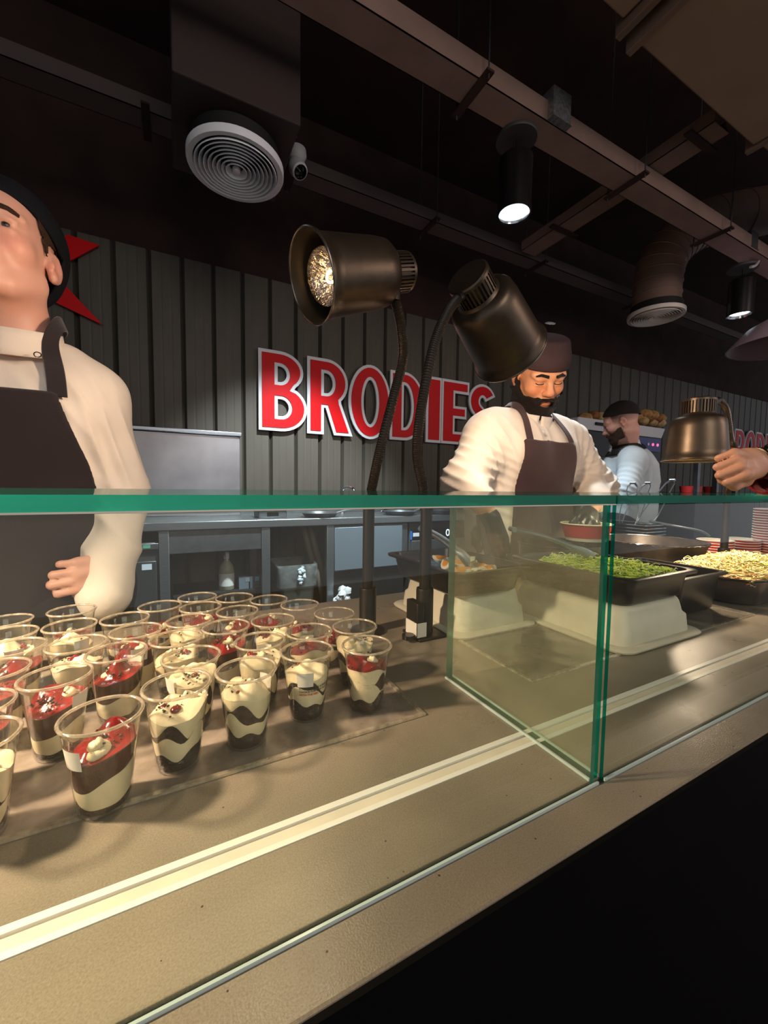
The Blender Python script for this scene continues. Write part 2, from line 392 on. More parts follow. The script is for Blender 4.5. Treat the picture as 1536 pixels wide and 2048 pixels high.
# drop duct over the left diffuser, and a black baffle box beside it
o = MB().box((.02, 1.93, 2.865), (.55, 2.50, 4.29)).build('drop_duct', pbr('drop_duct_paint', (52, 40, 36), .8), smooth=False, bev=.006)
tag(o, 'dark square duct dropping from the ceiling onto the left round air diffuser', 'duct')
def diffuser(c, R, label, m):
    t = thing('air_diffuser', label, 'diffuser', c, 'round ceiling air diffusers')
    MB().lathe([(R*.86, .012), (R*.87, 0), (R*.985, -.004), (R, .004), (R, .03)], 48).build('outer_ring', m, t, local=True)
    MB().lathe([(.0005, .03), (R*.9, .03), (R*.9, .10)], 40).build('plenum', BLACKM, t, local=True)
    k = 0
    for rr in (.78, .69, .60, .51, .42, .33, .24, .15):
        k += 1
        MB().lathe([(R*(rr+.072), -.006), (R*(rr+.066), -.012), (R*(rr-.012), .012), (R*(rr-.012), .016), (R*(rr+.06), -.004)], 44).build('louvre_ring', m, t, local=True)
    MB().lathe([(.0005, -.012), (R*.075, -.010), (R*.085, .006)], 24).build('centre_cone', m, t, local=True)
    return t
DIFM = pbr('diffuser_white', (236, 241, 245), .5)
DIFM2 = pbr('diffuser_cream', (232, 224, 212), .5)
diffuser(atz(473, 340, 2.75), .226, 'round white air diffuser with concentric rings at upper left', DIFM)
D2 = atz(1311, 634, 2.85)
diffuser(D2, .238, 'round cream air diffuser under the bent spiral duct at right', DIFM2)
t = thing('spiral_duct', 'bent round spiral duct rising from the right air diffuser', 'duct', D2)
pts = spline([D2+Vector((0, 0, .02)), D2+Vector((0, 0, .30)), D2+Vector((.03, -.02, .52)), D2+Vector((.16, -.10, .72)), D2+Vector((.40, -.24, .86)), D2+Vector((1.0, -.55, 1.0))], 8)
MB().tube(pts, .20, 28).build('duct_tube', pbr('spiral_duct_paint', (128, 104, 90), .6, .2), t, angle=3.2)
for k in range(2, len(pts)-1, 3):
    ax = (pts[k+1]-pts[k-1]).normalized(); MB().torus(pts[k], .201, .006, ax, 30, 6).build('seam_ring', MATS['spiral_duct_paint'], t, angle=3.2)
# camera
cc = atz(594, 318, 3.09)
t = thing('security_camera', 'small white security camera beside the left air diffuser', 'camera', cc)
MB().lathe([(.001, .05), (.052, .05), (.055, .02), (.045, .0), (.03, -.012)], 24).build('mount', WHITEPAINT, t, local=True)
ax = Vector((.25, -.55, -.8)).normalized()
MB().lathe([(.001, -.045), (.03, -.043), (.046, -.02), (.05, .01), (.046, .045), (.038, .052)], 22, (0, 0, -.045), ax).build('camera_body', WHITEPAINT, t, local=True)
MB().lathe([(.038, .051), (.03, .04), (.016, .046), (.001, .05)], 20, (0, 0, -.045), ax).build('lens', pbr('lens_black', (10, 10, 12), .08), t, local=True)
MB().box((-.03, -.03, .05), (.03, 2.70-cc.y, .0885)).build('bracket', DARK, t, local=True, smooth=False)
# pendant lamps
LENS = emit('pendant_light', (226, 246, 255), 5.0)
def pendant(c, label, seen=True):
    t = thing('pendant_lamp', label, 'pendant lamp', c, 'black cylinder pendant lamps')
    R = .088
    MB().lathe([(R*.9, .004), (R, 0), (R, .28), (R*.9, .29), (.001, .292)], 36).build('housing', BLACKP, t, local=True)
    MB().lathe([(R*.9, .004), (R*.80, .03), (R*.78, .04)], 36).build('trim_ring', CHROME, t, local=True)
    MB().lathe([(R*.80, .035), (R*.5, .022), (.001, .016)], 36).build('lens', LENS, t, local=True)
    MB().cyl((0, 0, .29), (0, 0, .376), .004, n=8).build('cord', BLACKP, t, local=True)
    MB().lathe([(.001, .376), (.105, .376), (.107, .38), (.107, .392), (.001, .394)], 32).build('ceiling_plate', pbr('plate_grey', (60, 58, 60), .5), t, local=True)
    l = lamp('pendant_bulb', 'SPOT', Vector(c)+Vector((0, 0, -.01)), P_PEND, COOL, .07, Vector(c)+Vector((0, 0, -1)), 84, .6)
    return t
p1 = atz(1028, 430, 2.6665); p2 = atz(1479, 632, 2.6665)
pendant((p1.x, p1.y, 2.6665), 'black cylinder pendant lamp hanging above the bearded chef, nearer one')
pendant((p2.x, p2.y, 2.6665), 'black cylinder pendant lamp farther along at the right edge')
pendant((p1.x-2.62, p1.y, 2.6665), 'black cylinder pendant lamp above the left chef, outside the picture')
o = MB().lathe([(.001, .10), (.05, .10), (.055, .0), (.05, 0), (.045, .08), (.001, .08)], 20, (1.0, 1.72, 3.17), Vector((.15, -1.23, 2.27))).build('added_spot_lamp', BLACKP); tag(o, 'added black spot lamp hidden behind the long brown cable tray', 'spot lamp')  # housing added for the hidden bench spot
# junction box and stray cable
jb = atz(1103, 258, 3.07)
t = thing('junction_box', 'small galvanised junction box hanging beside the nearer pendant plate', 'junction box', jb)
MB().box((-.065, -.065, -.005), (.065, .065, .14)).build('box_body', pbr('galvanised', (190, 194, 196), .35, .8, .5, .25, 60), t, local=True, smooth=False, bev=.004)
MB().box((-.07, -.07, -.009), (.07, .07, -.005)).build('cover_plate', MATS['galvanised'], t, local=True, smooth=False)
o = MB().tube(spline([jb+Vector((-.06, 0, .05)), jb+Vector((-.12, .01, .10)), jb+Vector((-.19, .02, .06)), jb+Vector((-.22, .03, -.01))], 6), .007, 8).build('power_cable', pbr('cable_grey', (120, 116, 112), .5))
tag(o, 'short grey cable looping from the junction box to the pendant plate', 'cable')
jb2 = atz(1494, 497, 3.10)
t = thing('junction_box', 'small metal coupling box above the farther pendant lamp', 'junction box', jb2)
MB().box((-.06, -.05, -.02), (.05, .05, .10)).build('box_body', STEELD, t, local=True, smooth=False, bev=.004)
MB().box((-.065, -.055, -.026), (.055, .055, -.02)).build('cover_plate', STEELD, t, local=True, smooth=False)
o = MB().tube(spline([jb2+Vector((.04, 0, .05)), jb2+Vector((.14, .0, .08)), jb2+Vector((.22, 0, .0)), jb2+Vector((.17, 0, -.08)), jb2+Vector((.08, 0, -.12))], 6), .010, 8).build('power_cable', pbr('cable_white', (186, 176, 168), .5))
tag(o, 'pale curved cable looping down at the farther pendant lamp', 'cable')
# ceiling fan blade / lamp disc tip, far right
dp = aty(1481, 688, 1.42); dp = dp+Vector((.36*.886, -.36*.464, .0)); dp.z -= .0
t = thing('dish_shade', 'pale purple-grey shade edge jutting in at the far right under the ceiling', 'lamp', dp)
MB().lathe([(.355, -.004), (.36, .0), (.25, .13), (.13, .20), (.08, .24)], 40, (0, 0, 0)).build('shade', pbr('mauve_metal', (214, 190, 204), .4, .0), t, local=True)
MB().lathe([(.352, -.002), (.24, .12), (.08, .22)], 40).build('shade_lining', pbr('mauve_dark', (120, 96, 102), .5), t, local=True)
MB().cyl((0, 0, .23), (0, 0, 2.3), .01, n=8).build('stem', DARK, t, local=True)

# ---------------------------------------------------------------- red emblem and lettering on the wall
def flat(name, loops, mat, parent, y, depth, kind=None):
    """extrude 2-D loops (first list outer CCW, later holes CW, several outers allowed) in the x-z plane, facing the room"""
    cu = bpy.data.curves.new(name, 'CURVE'); cu.dimensions = '2D'; cu.fill_mode = 'BOTH'; cu.extrude = depth/2
    for lp in loops:
        s = cu.splines.new('POLY'); s.points.add(len(lp)-1); s.use_cyclic_u = True
        for i, p in enumerate(lp): s.points[i].co = (p[0], p[1], 0, 1)
    tmp = bpy.data.objects.new(name, cu); COL.objects.link(tmp)
    me = bpy.data.meshes.new_from_object(tmp.evaluated_get(bpy.context.evaluated_depsgraph_get()))
    V = np.zeros(len(me.vertices)*3); me.vertices.foreach_get('co', V); V = V.reshape(-1, 3)
    F = [tuple(p.vertices) for p in me.polygons]
    bpy.data.objects.remove(tmp); bpy.data.meshes.remove(me)
    Wv = np.stack([V[:, 0], y-depth/2-V[:, 2], V[:, 1]], 1)
    return obj(name, Wv, F, mat, parent, False)
def inset(lp, d):
    n = len(lp); out = []
    for i in range(n):
        p0, p1, p2 = Vector(lp[i-1]), Vector(lp[i]), Vector(lp[(i+1) % n])
        a = (p1-p0).normalized(); b_ = (p2-p1).normalized()
        na, nb = Vector((-a.y, a.x)), Vector((-b_.y, b_.x)); m = na+nb
        k = max(.35, m.dot(na)) if m.length > 1e-6 else 1
        out.append(tuple(p1+m*(d/k)))
    return out
def arc(cx, cy, rx, ry, a0, a1, n=14):
    return [(cx+rx*math.cos(math.radians(a0+(a1-a0)*i/n)), cy+ry*math.sin(math.radians(a0+(a1-a0)*i/n))) for i in range(n+1)]
def letter(ch):
    if ch == 'B':
        outer = [(0, 0)] + arc(.25, .285, .31, .285, -90, 52) + [(.385, .53)] + arc(.24, .765, .27, .235, -48, 90) + [(0, 1)]
        return [outer, [(.19, .155), (.19, .42)] + arc(.25, .2875, .115, .1325, 90, -90), [(.19, .60), (.19, .845)] + arc(.235, .7225, .105, .1225, 90, -90)], .56
    if ch == 'R':
        outer = [(0, 0), (.19, 0), (.19, .37), (.25, .37), (.37, 0), (.60, 0), (.44, .42)] + arc(.25, .70, .285, .30, -50, 90) + [(0, 1)]
        return [outer, [(.19, .53), (.19, .845)] + arc(.245, .6875, .11, .1575, 90, -90)], .60
    if ch == 'O':
        return [arc(.32, .5, .32, .52, 0, 350, 35), arc(.32, .5, .125, .345, 0, -350, 35)], .64
    if ch == 'D':
        return [[(0, 0)] + arc(.23, .5, .34, .5, -90, 90, 22) + [(0, 1)], [(.19, .155), (.19, .845)] + arc(.225, .5, .145, .345, 90, -90, 18)], .57
    if ch == 'I': return [[(0, 0), (.21, 0), (.21, 1), (0, 1)]], .21
    if ch == 'E': return [[(0, 0), (.46, 0), (.46, .165), (.20, .165), (.20, .425), (.41, .425), (.41, .585), (.20, .585), (.20, .835), (.45, .835), (.45, 1), (0, 1)]], .46
    if ch == 'S':
        cl = arc(.26, .735, .165, .185, 25, 235, 16) + arc(.25, .275, .17, .195, 60, -160, 16)
        P = [Vector(p) for p in cl]; Lf = []; Rt = []
        for i, p in enumerate(P):
            t_ = (P[min(i+1, len(P)-1)]-P[max(i-1, 0)]).normalized(); nn = Vector((-t_.y, t_.x))*.093
            Lf.append(tuple(p+nn)); Rt.append(tuple(p-nn))
        return [list(reversed(Lf))+Rt] if False else [Rt+list(reversed(Lf))], .52
def make_sign(word, xs, z0, z1, y, label):
    t = thing('wall_sign', label, 'sign', ((xs[0][0]+xs[-1][1])/2, y, z0), None)
    H = z1-z0
    for ch, (xa, xb) in zip(word, xs):
        loops, wd = letter(ch); sx = (xb-xa)/wd
        big = [inset([(xa+p[0]*sx, z0+p[1]*H) for p in lp], -.013) for lp in loops]
        red = [inset(lp, .027) for lp in big]
        lt = flat('letter', big, WHITES, t, y, .02); lt['label'] = 'letter '+ch
        flat('letter_face', red, RED, lt, y-.021, .006)
    return t
SIGNY = WALLY-.022
zt, zb = aty(523, 701, SIGNY).z, aty(525, 857, SIGNY).z
LX = [(519.5, 610), (616, 700), (698, 777.5), (781, 846), (853, 879.5), (883, 935), (937.5, 988)]
XS = [(aty(a, 790, SIGNY).x, aty(b_, 790, SIGNY).x) for a, b_ in LX]
make_sign('BRODIES', XS, zb, zt, SIGNY, 'large red BRODIES lettering with white outlines on the ribbed back wall')
dx = aty(1467.5, 880, SIGNY).x-XS[1][0]
make_sign('BRODIES', [(a+dx, b_+dx) for a, b_ in XS], zb-.02, zt-.02, SIGNY, 'second smaller looking red lettered sign on the wall at the far right')
q = [(-.02, 0)]
star = [(137, 471), (199, 492), (134, 527), (112, 553), (130, 571), (206, 651), (92, 597), (60, 640), (50, 560), (70, 500)]
lp = [(p.x, p.z) for p in (aty(x, y, SIGNY) for x, y in star)]
area = sum(lp[i-1][0]*lp[i][1]-lp[i][0]*lp[i-1][1] for i in range(len(lp)))
o = flat('wall_emblem', [lp if area > 0 else lp[::-1]], RED, None, SIGNY, .012)
tag(o, 'pointed red emblem on the ribbed wall behind the left chef', 'sign')

# ================================================================ SERVING COUNTER
CE, CB = .201, .965      # front and back edge
XL, XR = -1.3, 5.2
t = thing('serving_counter', 'long brown-grey stone serving counter with a pale inlaid strip', 'counter', (2, .58, 0))
s0, s1 = .3145, .3400
MB().box((XL, CE, CT-.04), (XR, .2415, CT)).build('worktop', MATS['counter'], t, smooth=False, bev=.0025)
MB().box((XL, .2475, CT-.04), (XR, s0, CT)).build('worktop', MATS['counter'], t, smooth=False, bev=.0008)
MB().box((XL, s1, CT-.04), (XR, CB, CT)).build('worktop', MATS['counter'], t, smooth=False, bev=.0008)
ST1 = pbr('inlay_cream', (234, 222, 204), .35, 0, .4, .04, 30); ST2 = pbr('inlay_white', (242, 238, 230), .3)
MB().box((XL, s0, CT-.03), (XR, s0+.0055, CT+.0006)).build('inlay_rail', ST2, t, smooth=False)
MB().box((XL, s1-.0065, CT-.03), (XR, s1, CT+.0006)).build('inlay_rail', ST2, t, smooth=False)
MB().box((XL, s0+.0055, CT-.03), (XR, s1-.0065-.0022, CT-.0008)).build('inlay_strip', ST1, t, smooth=False)
MB().box((XL, s1-.0087, CT-.03), (XR, s1-.0065, CT-.004)).build('inlay_gap', BLACKM, t, smooth=False)
MB().box((XL, .2415, CT-.03), (XR, .2475, CT-.003)).build('glass_channel', pbr('channel_grey', (70, 66, 60), .4), t, smooth=False)
MB().box((XL, CE-.004, CT-.075), (XR, CE, CT-.0012)).build('edge_trim', pbr('counter_front_black', (7, 6, 6), .75, 0, .08), t, smooth=False)
MB().box((XL, .25, .0), (XR, .28, CT-.04)).build('front_panel', pbr('counter_front_black', (7, 6, 6), .75, 0, .08), t, smooth=False)
MB().box((XL, .93, .0), (XR, .955, CT-.04)).build('rear_panel', BLACKM, t, smooth=False)
MB().box((XL, .24, .0), (XR, .25, .10)).build('kick_plate', BLACKM, t, smooth=False)

# ---------------------------------------------------------------- glass screen
GT = 1.1940; GX = .3815
def pane(name, a, b, parent, faces_edge, mat=None):
    m = MB(); m.box(a, b)
    # faces order of box: bottom, top, front(-y), right, back, left
    idx = [1 if k in faces_edge else 0 for k in range(6)]
    return obj(name, m.v, m.f, [mat or GLASS, EDGE], parent, False, 0, 0, False, idx)
t = thing('glass_screen', 'glass sneeze guard with green edges over the dessert cups', 'glass screen', (-.3, .3, CT))
pane('top_pane', (XL+.2, .2425, GT-.0086), (GX+.0035, .498, GT), t, (2, 3, 4, 5))
pane('front_pane', (XL+.2, .2428, CT-.002), (GX-.0095, .2468, GT-.0096), t, (3, 5, 1))
MB().box((XL+.2, .2405, CT-.001), (GX-.004, .2425, CT+.0022)).build('silicone_bead', pbr('silicone', (188, 206, 200), .15), t, smooth=False)
MB().box((XL+.2, .2428, GT-.0096), (GX+.0035, .4975, GT-.0094)).build('bevel_strip', pbr('bevel_pale', (226, 214, 200), .2), t, smooth=False) if False else MB().box((XL+.2, .2421, GT-.0094), (GX+.0035, .2434, GT-.0084)).build('polished_bevel', pbr('bevel_pale', (226, 214, 200), .2), t, smooth=False)
t = thing('glass_screen', 'glass sneeze guard over the salad and noodle trays, right of the seam', 'glass screen', (2, .3, CT))
pane('top_pane', (GX+.0065, .2425, GT-.0086), (XR-.2, .498, GT), t, (2, 3, 4, 5))
pane('front_pane', (GX+.0055, .2428, CT-.002), (XR-.2, .2468, GT-.0096), t, (3, 5, 1))
MB().box((GX+.006, .2405, CT-.001), (XR-.2, .2425, CT+.0022)).build('silicone_bead', MATS['silicone'], t, smooth=False)
t = thing('glass_divider', 'upright glass divider between the dessert cups and the salad trays', 'glass divider', (GX, .37, CT))
pane('divider_pane', (GX-.0085, .2475, CT+.0003), (GX+.0035, .494, GT-.0096), t, (2, 4, 1, 0), GLASSD)
MB().box((GX-.0105, .2475, CT), (GX-.0085, .494, CT+.003)).build('silicone_bead', MATS['silicone'], t, smooth=False)
MB().box((GX+.0035, .2475, CT), (GX+.0052, .494, CT+.003)).build('silicone_bead', MATS['silicone'], t, smooth=False)

# ---------------------------------------------------------------- clear film mats on the counter
def film(name, x0, x1, y0, y1, label, mat):
    t = thing(name, label, 'mat', ((x0+x1)/2, (y0+y1)/2, CT))
    nx, ny = int((x1-x0)/.012), int((y1-y0)/.012); V = []; F = []
    for j in range(ny+1):
        for i in range(nx+1):
            x, y = x0+(x1-x0)*i/nx, y0+(y1-y0)*j/ny
            e = min(i, nx-i, j, ny-j)
            z = CT+.0012+.0009*math.sin(31*x+17*y)*math.sin(23*y-9*x)+.0005*math.sin(90*x+70*y)
            if e == 0: z = CT+.0006
            V.append((x, y, z))
    for j in range(ny):
        for i in range(nx): a = j*(nx+1)+i; F.append((a, a+1, a+nx+2, a+nx+1))
    obj('film_sheet', V, F, mat, t)
    m = MB(); w_ = .0055
    for a, b_ in (((x0, y0), (x1, y0+w_)), ((x0, y1-w_), (x1, y1)), ((x0, y0+w_), (x0+w_, y1-w_)), ((x1-w_, y0+w_), (x1, y1-w_))):
        m.box((a[0], a[1], CT+.0002), (b_[0], b_[1], CT+.0030))
    m.build('film_border', RIMM, t, smooth=False)
    return t
film('plastic_mat', -.75, .287, .4215, .70, 'crinkled clear plastic mat under the dessert cups', MATFILM)
film('plastic_mat', .484, 1.24, .4225, .605, 'clear plastic mat in front of the white tubs behind the glass divider', clear('tray_film_plain', (.93, .93, .92, 1), .9, .12, .07, (225, 225, 220), base=.06, hscale=30, power=3))

# ================================================================ DESSERT CUPS
BROWNIE = pbr('brownie', (58, 34, 24), .7, 0, .3, .55, 160, .8, 260)
CREAM = pbr('vanilla_cream', (250, 234, 194), .5, 0, .35, .07, 60, .1, 90, sss=.05)
CHOC = pbr('chocolate_sauce', (84, 34, 26), .3, 0, .5, .35, 60, .15, 120)
CHERRY = pbr('cherry_compote', (150, 16, 22), .18, 0, .6, .45, 60, .15, 90, coat=.4)
CRUMB = pbr('chocolate_crumb', (52, 24, 20), .65)
PRINTW = pbr('sticker_white', (226, 218, 206), .5); INK = pbr('print_ink', (26, 22, 20), .5); INKR = pbr('print_red', (200, 24, 26), .5)
CH = .088
def cup_r(z): return .0205 + (.0322-.0205)*(z/CH)
SHELL = [(.001, .004), (.016, .004), (.0185, .0015), (.0208, .0005), (.0216, .004), (.0222, .010), (.0228, .0118), (.0224, .0136), (.0262, .046), (.0308, .0790), (.0318, .0803), (.0314, .0816), (.0322, .0840)]
shell_me = rim_me = None
def cup(x, y, style, seed, label, rot=0.0, sticker=None, text=False):
    global shell_me, rim_me
    r = random.Random(seed)
    t = thing('dessert_cup', label, 'dessert cup', (x, y, CT+.0016), 'layered dessert cups on the counter', rot)
    if shell_me is None:
        a = MB().lathe(SHELL, 40).build('cup_shell', CUPM, t, local=True, angle=3.2); shell_me = a.data
        b_ = MB().torus((0, 0, .0855), .0325, .0017, n=40, m=8).build('cup_rim', RIMM, t, local=True, angle=3.2); rim_me = b_.data
    else:
        for nm, me in (('cup_shell', shell_me), ('cup_rim', rim_me)):
            o = bpy.data.objects.new(nm, me); COL.objects.link(o); o.parent = t
    tl = math.radians(r.uniform(0, 360))
    def wave(base, amp, ph=None, slant=0, sph=None):
        p1_, p2_, p3_ = (r.uniform(0, 6.28) for _ in range(3)); sp = sph if sph is not None else r.uniform(0, 6.28)
        return lambda a: base + amp*(.5*math.sin(2*a+p1_)+.3*math.sin(3*a+p2_)+.3*math.sin(5*a+p3_)) + slant*math.cos(a-sp)
    if style == 'cherry':       # cream below, thick chocolate and cherry above, sloping
        sp = r.uniform(3.6, 5.6)-rot
        H = [wave(.003, 0), wave(.010, .003), wave(.034, .003, slant=.008, sph=sp+2.0), wave(.057, .002, slant=.006, sph=sp+2.0)]
        mats = [('brownie_layer', BROWNIE), ('cream_layer', CREAM), ('sauce_layer', CHOC)]
        top = CHERRY
    elif style == 'dark':
        H = [wave(.003, 0), wave(.026, .012), wave(.040, .012), wave(.048, .012), wave(.058, .004)]
        mats = [('brownie_layer', BROWNIE), ('cream_layer', CREAM), ('brownie_layer', BROWNIE), ('cream_layer', CREAM)]
        top = CREAM
    elif style == 'low':
        H = [wave(.003, 0), wave(.018, .006), wave(.028, .006), wave(.036, .006), wave(.043, .004)]
        mats = [('brownie_layer', BROWNIE), ('cream_layer', CREAM), ('brownie_layer', BROWNIE), ('cream_layer', CREAM)]
        top = CHERRY if r.random() < .4 else BROWNIE
    else:                        # swirl: bold cream swirls over brownie
        H = [wave(.003, 0), wave(.020, .010), wave(.036, .014, slant=.005), wave(.043, .015, slant=.006), wave(.060, .005, slant=.004)]
        mats = [('brownie_layer', BROWNIE), ('cream_layer', CREAM), ('brownie_layer', BROWNIE), ('cream_layer', CREAM)]
        top = CREAM if r.random() < .6 else CHERRY
    n = 44
    for li, (nm, m) in enumerate(mats):
        V = []; F = []; nz = 4
        for j in range(nz+1):
            for k in range(n):
                a = 2*math.pi*k/n; lo = H[li](a); hi = max(lo+.0008, H[li+1](a)); z = lo+(hi-lo)*j/nz
                edge = (0, .0006)[0 if 0 < j < nz else 1]
                rr = cup_r(z)*.965 - edge + r.uniform(-.0003, .0003)*(1 if m is BROWNIE else .3)
                V.append((rr*math.cos(a), rr*math.sin(a), z))
        for j in range(nz):
            for k in range(n): F.append((j*n+k, j*n+(k+1)%n, (j+1)*n+(k+1)%n, (j+1)*n+k))
        if li == 0: F.append(tuple(range(n-1, -1, -1)))
        obj(nm, V, F, m, t, local=True, angle=3.2)
    # lumpy top
    V = []; F = []; nr = 8; lumps = [(r.uniform(0, 6.28), r.uniform(0, .75), r.uniform(.002, .006), r.uniform(.25, .5)) for _ in range(7)]
    for j in range(nr+1):
        q = 1-j/nr
        for k in range(n):
            a = 2*math.pi*k/n; z0 = H[-1](a); zc = sum(H[-1](6.283*i/12) for i in range(12))/12
            z = z0*q+zc*(1-q)
            x_, y_ = q*math.cos(a), q*math.sin(a)
            if q < .98:
                for la, lr, lh, lw in lumps: z += lh*math.exp(-((x_-lr*math.cos(la))**2+(y_-lr*math.sin(la))**2)/(lw*lw))
            rr = cup_r(z)*.965*q; V.append((rr*math.cos(a), rr*math.sin(a), z))
    for j in range(nr):
        for k in range(n): F.append((j*n+k, j*n+(k+1)%n, (j+1)*n+(k+1)%n, (j+1)*n+k))
    obj('topping', V, F, top, t, local=True, angle=3.2)
    zt = sum(H[-1](6.283*i/12) for i in range(12))/12
    # piped cream dollop
    da, dr = r.uniform(0, 6.28), r.uniform(.004, .013)
    m = MB(); cx_, cy_ = dr*math.cos(da), dr*math.sin(da)
    for k in range(20):
        u = k/19; a = da+u*8.5; R_ = .0085*(1-u*.8)
        m.ell((cx_+R_*math.cos(a)*.8, cy_+R_*math.sin(a)*.8, zt+.001+.008*u), (.0064*(1-.45*u), .0058*(1-.45*u), .0042), 9, 6, jit=.10)
    m.build('cream_dollop', CREAM, t, local=True, angle=3.2)
    if style != 'dark' or r.random() < .5:
        m = MB()
        for k in range(r.choice((2, 3, 4))):
            a = da+math.pi+r.uniform(-1.1, 1.1); d_ = r.uniform(.006, .016)
            m.ell((d_*math.cos(a), d_*math.sin(a), zt+.0035), (r.uniform(.0045, .0065), r.uniform(.004, .006), .0045), 10, 7)
        m.build('cherry', CHERRY, t, local=True, angle=3.2)
    m = MB()
    for k in range(80 if style == 'cherry' else 46):
        a = da+math.pi*.8+r.gauss(0, 1.1); d_ = abs(r.gauss(.012, .008)); d_ = min(d_, .026); s_ = r.uniform(.0007, .0020)
        dz = .0045 if d_ < .019 else .001
        m.ell((d_*math.cos(a), d_*math.sin(a), zt+dz+r.uniform(-.001, .003)+(.004 if math.hypot(d_*math.cos(a)-cx_, d_*math.sin(a)-cy_) < .009 else 0)), (s_, s_*.8, s_*.7), 5, 3)
    m.build('crumbs', CRUMB, t, local=True, kind='stuff', angle=3.2)
    def patch(a0, a1, z0, z1, off, n_=8):
        V = []; F = []
        for j in (0, 1):
            for i in range(n_+1):
                a = a0+(a1-a0)*i/n_; z = z0+(z1-z0)*j; rr = cup_wall(z)+off; V.append((rr*math.cos(a), rr*math.sin(a), z))
        for i in range(n_): F.append((i, i+1, n_+2+i, n_+1+i))
        return V, F
    if sticker is not None:
        a = sticker-rot; z0 = .050
        obj('sticker', *patch(a-.36, a+.36, z0, z0+.0185, .0003), PRINTW, t, local=True, angle=3.2)
    if text:
        a = sticker-rot
        for li, (tx, m_, sz, zz) in enumerate((('SCAN TO MAKE A POSITIVE', INK, .0035, .0465), ('CHOICE FOR OUR PLANET', INK, .0035, .0425), ('WITH THE RED', INKR, .0035, .0385))):
            cu = bpy.data.curves.new('printed_text', 'FONT'); cu.body = tx; cu.size = sz; cu.offset = .00008
            tmp = bpy.data.objects.new('tmp', cu); COL.objects.link(tmp)
            me = bpy.data.meshes.new_from_object(tmp.evaluated_get(bpy.context.evaluated_depsgraph_get()))
            bpy.data.objects.remove(tmp)
            vv = [(cup_wall(zz+v.co.y)+.0004, a-.30+v.co.x/cup_wall(zz), zz+v.co.y) for v in me.vertices]
            obj('printed_text', [(p*math.cos(q_), p*math.sin(q_), z) for p, q_, z in vv], [tuple(p.vertices) for p in me.polygons], m_, t, False, local=True)
            bpy.data.meshes.remove(me)
    return t
def cup_wall(z):
    for (r0, z0), (r1, z1) in zip(SHELL[5:], SHELL[6:]):
        if z <= z1: return r0+(r1-r0)*(z-z0)/(z1-z0)
    return SHELL[-1][0]
CUPS = [
 (216,1423,'cherry','front dessert cup nearest the viewer, dark cherry sauce over a thick cream layer'),
 (345,1372,'swirl','dessert cup just behind the front one, big speckled cream swirl down its side'),
 (103,1354,'cherry','dessert cup left of the front one, heaped with red crumb topping'),
 (-30,1405,'cherry','dessert cup cut by the left edge, level with the red crumb heaped one'),
 (-62,1472,'swirl','dessert cup nearest the viewer at the left edge, only a sliver showing'),
 (240,1303,'cherry','dessert cup with glossy dark cherry pool, directly behind the front cup'),
 (383,1312,'swirl','dessert cup second behind the speckled swirl one, half hidden'),
 (493,1338,'swirl','dessert cup in the front row with red streak at left and pale cream bands'),
 (614,1300,'dark','dessert cup in the front row bearing printed black and red text'),
 (734,1289,'swirl','rightmost dessert cup of the front row, white cream over a dark base'),
 (520,1281,'swirl','dessert cup in the second row behind the red streaked one'),
 (347,1277,'swirl','dessert cup in the second row filled with tan cream near its rim'),
 (446,1254,'cherry','dessert cup in the third row with a dark crumb top and cherry edge'),
 (619,1262,'swirl','dessert cup directly behind the one with printed text'),
 (709,1252,'swirl','dessert cup behind the rightmost front row cup'),
 (545,1240,'swirl','dessert cup in the third row, second in from the poles'),
 (379,1240,'swirl','dessert cup in the third row with a white cream dollop and crumbs'),
 (475,1222,'cherry','dessert cup in the fourth row with a red cherry spiral'),
 (401,1214,'swirl','dessert cup in the fourth row with crumb covered cream'),
 (669,1226,'low','dessert cup standing closest to the left lamp pole'),
 (600,1209,'low','dessert cup in the rear row, second from the left lamp pole'),
 (535,1199,'low','dessert cup in the rear row, third from the left lamp pole'),
 (472,1195,'low','dessert cup in the rear row, fourth from the left lamp pole'),
 (394,1194,'low','dessert cup farthest back in the rear row, fifth from the left lamp pole'),
 (319,1212,'low','dessert cup in the rear row in front of the steel bench leg'),
 (250,1236,'low','dessert cup below the end of the left chef sleeve, dark crumb inside'),
 (144,1220,'low','empty looking dessert cup in the rear row before the left chef apron'),
 (142,1250,'swirl','dessert cup with pale biscuit pieces, in front of the empty looking one'),
 (271,1261,'cherry','dessert cup with a crumb heap, left of the white dollop one'),
 (155,1287,'swirl','dessert cup with wide cream top and red streaks behind the red crumb heaped one'),
 (10,1241,'low','rearmost dessert cup at the left edge before the black apron'),
 (18,1268,'dark','second rearmost dessert cup at the left edge'),
 (26,1292,'cherry','dessert cup with rosy crumbs at the left edge, third from the back'),
 (-15,1340,'cherry','dessert cup at the left edge with a white cream fleck, fourth from the back')]
pos = [atz(x, y, CT+.0875) for x, y, _, _ in CUPS]
XY = np.array([[p.x, p.y] for p in pos])
for _ in range(60):       # neighbours may touch but never overlap
    for i in range(len(XY)):
        for j in range(i):
            d = XY[i]-XY[j]; L_ = np.linalg.norm(d)
            if L_ < .0692: XY[i] += d/L_*(.0692-L_)/2; XY[j] -= d/L_*(.0692-L_)/2
STK = {0: 3.9, 2: 5.75, 8: 4.35, 1: .2, 3: 1.2, 5: .9, 6: 3.6, 7: .5, 10: 1.2, 12: 1.3, 28: 4.9, 31: 5.2, 27: 5.4, 22: 5.0, 18: 5.1, 13: 1.4}
for i, (x, y, st, lb) in enumerate(CUPS):
    cup(XY[i][0], XY[i][1], st, 100+i, lb, random.uniform(0, 6.28), STK.get(i), text=(i == 8))

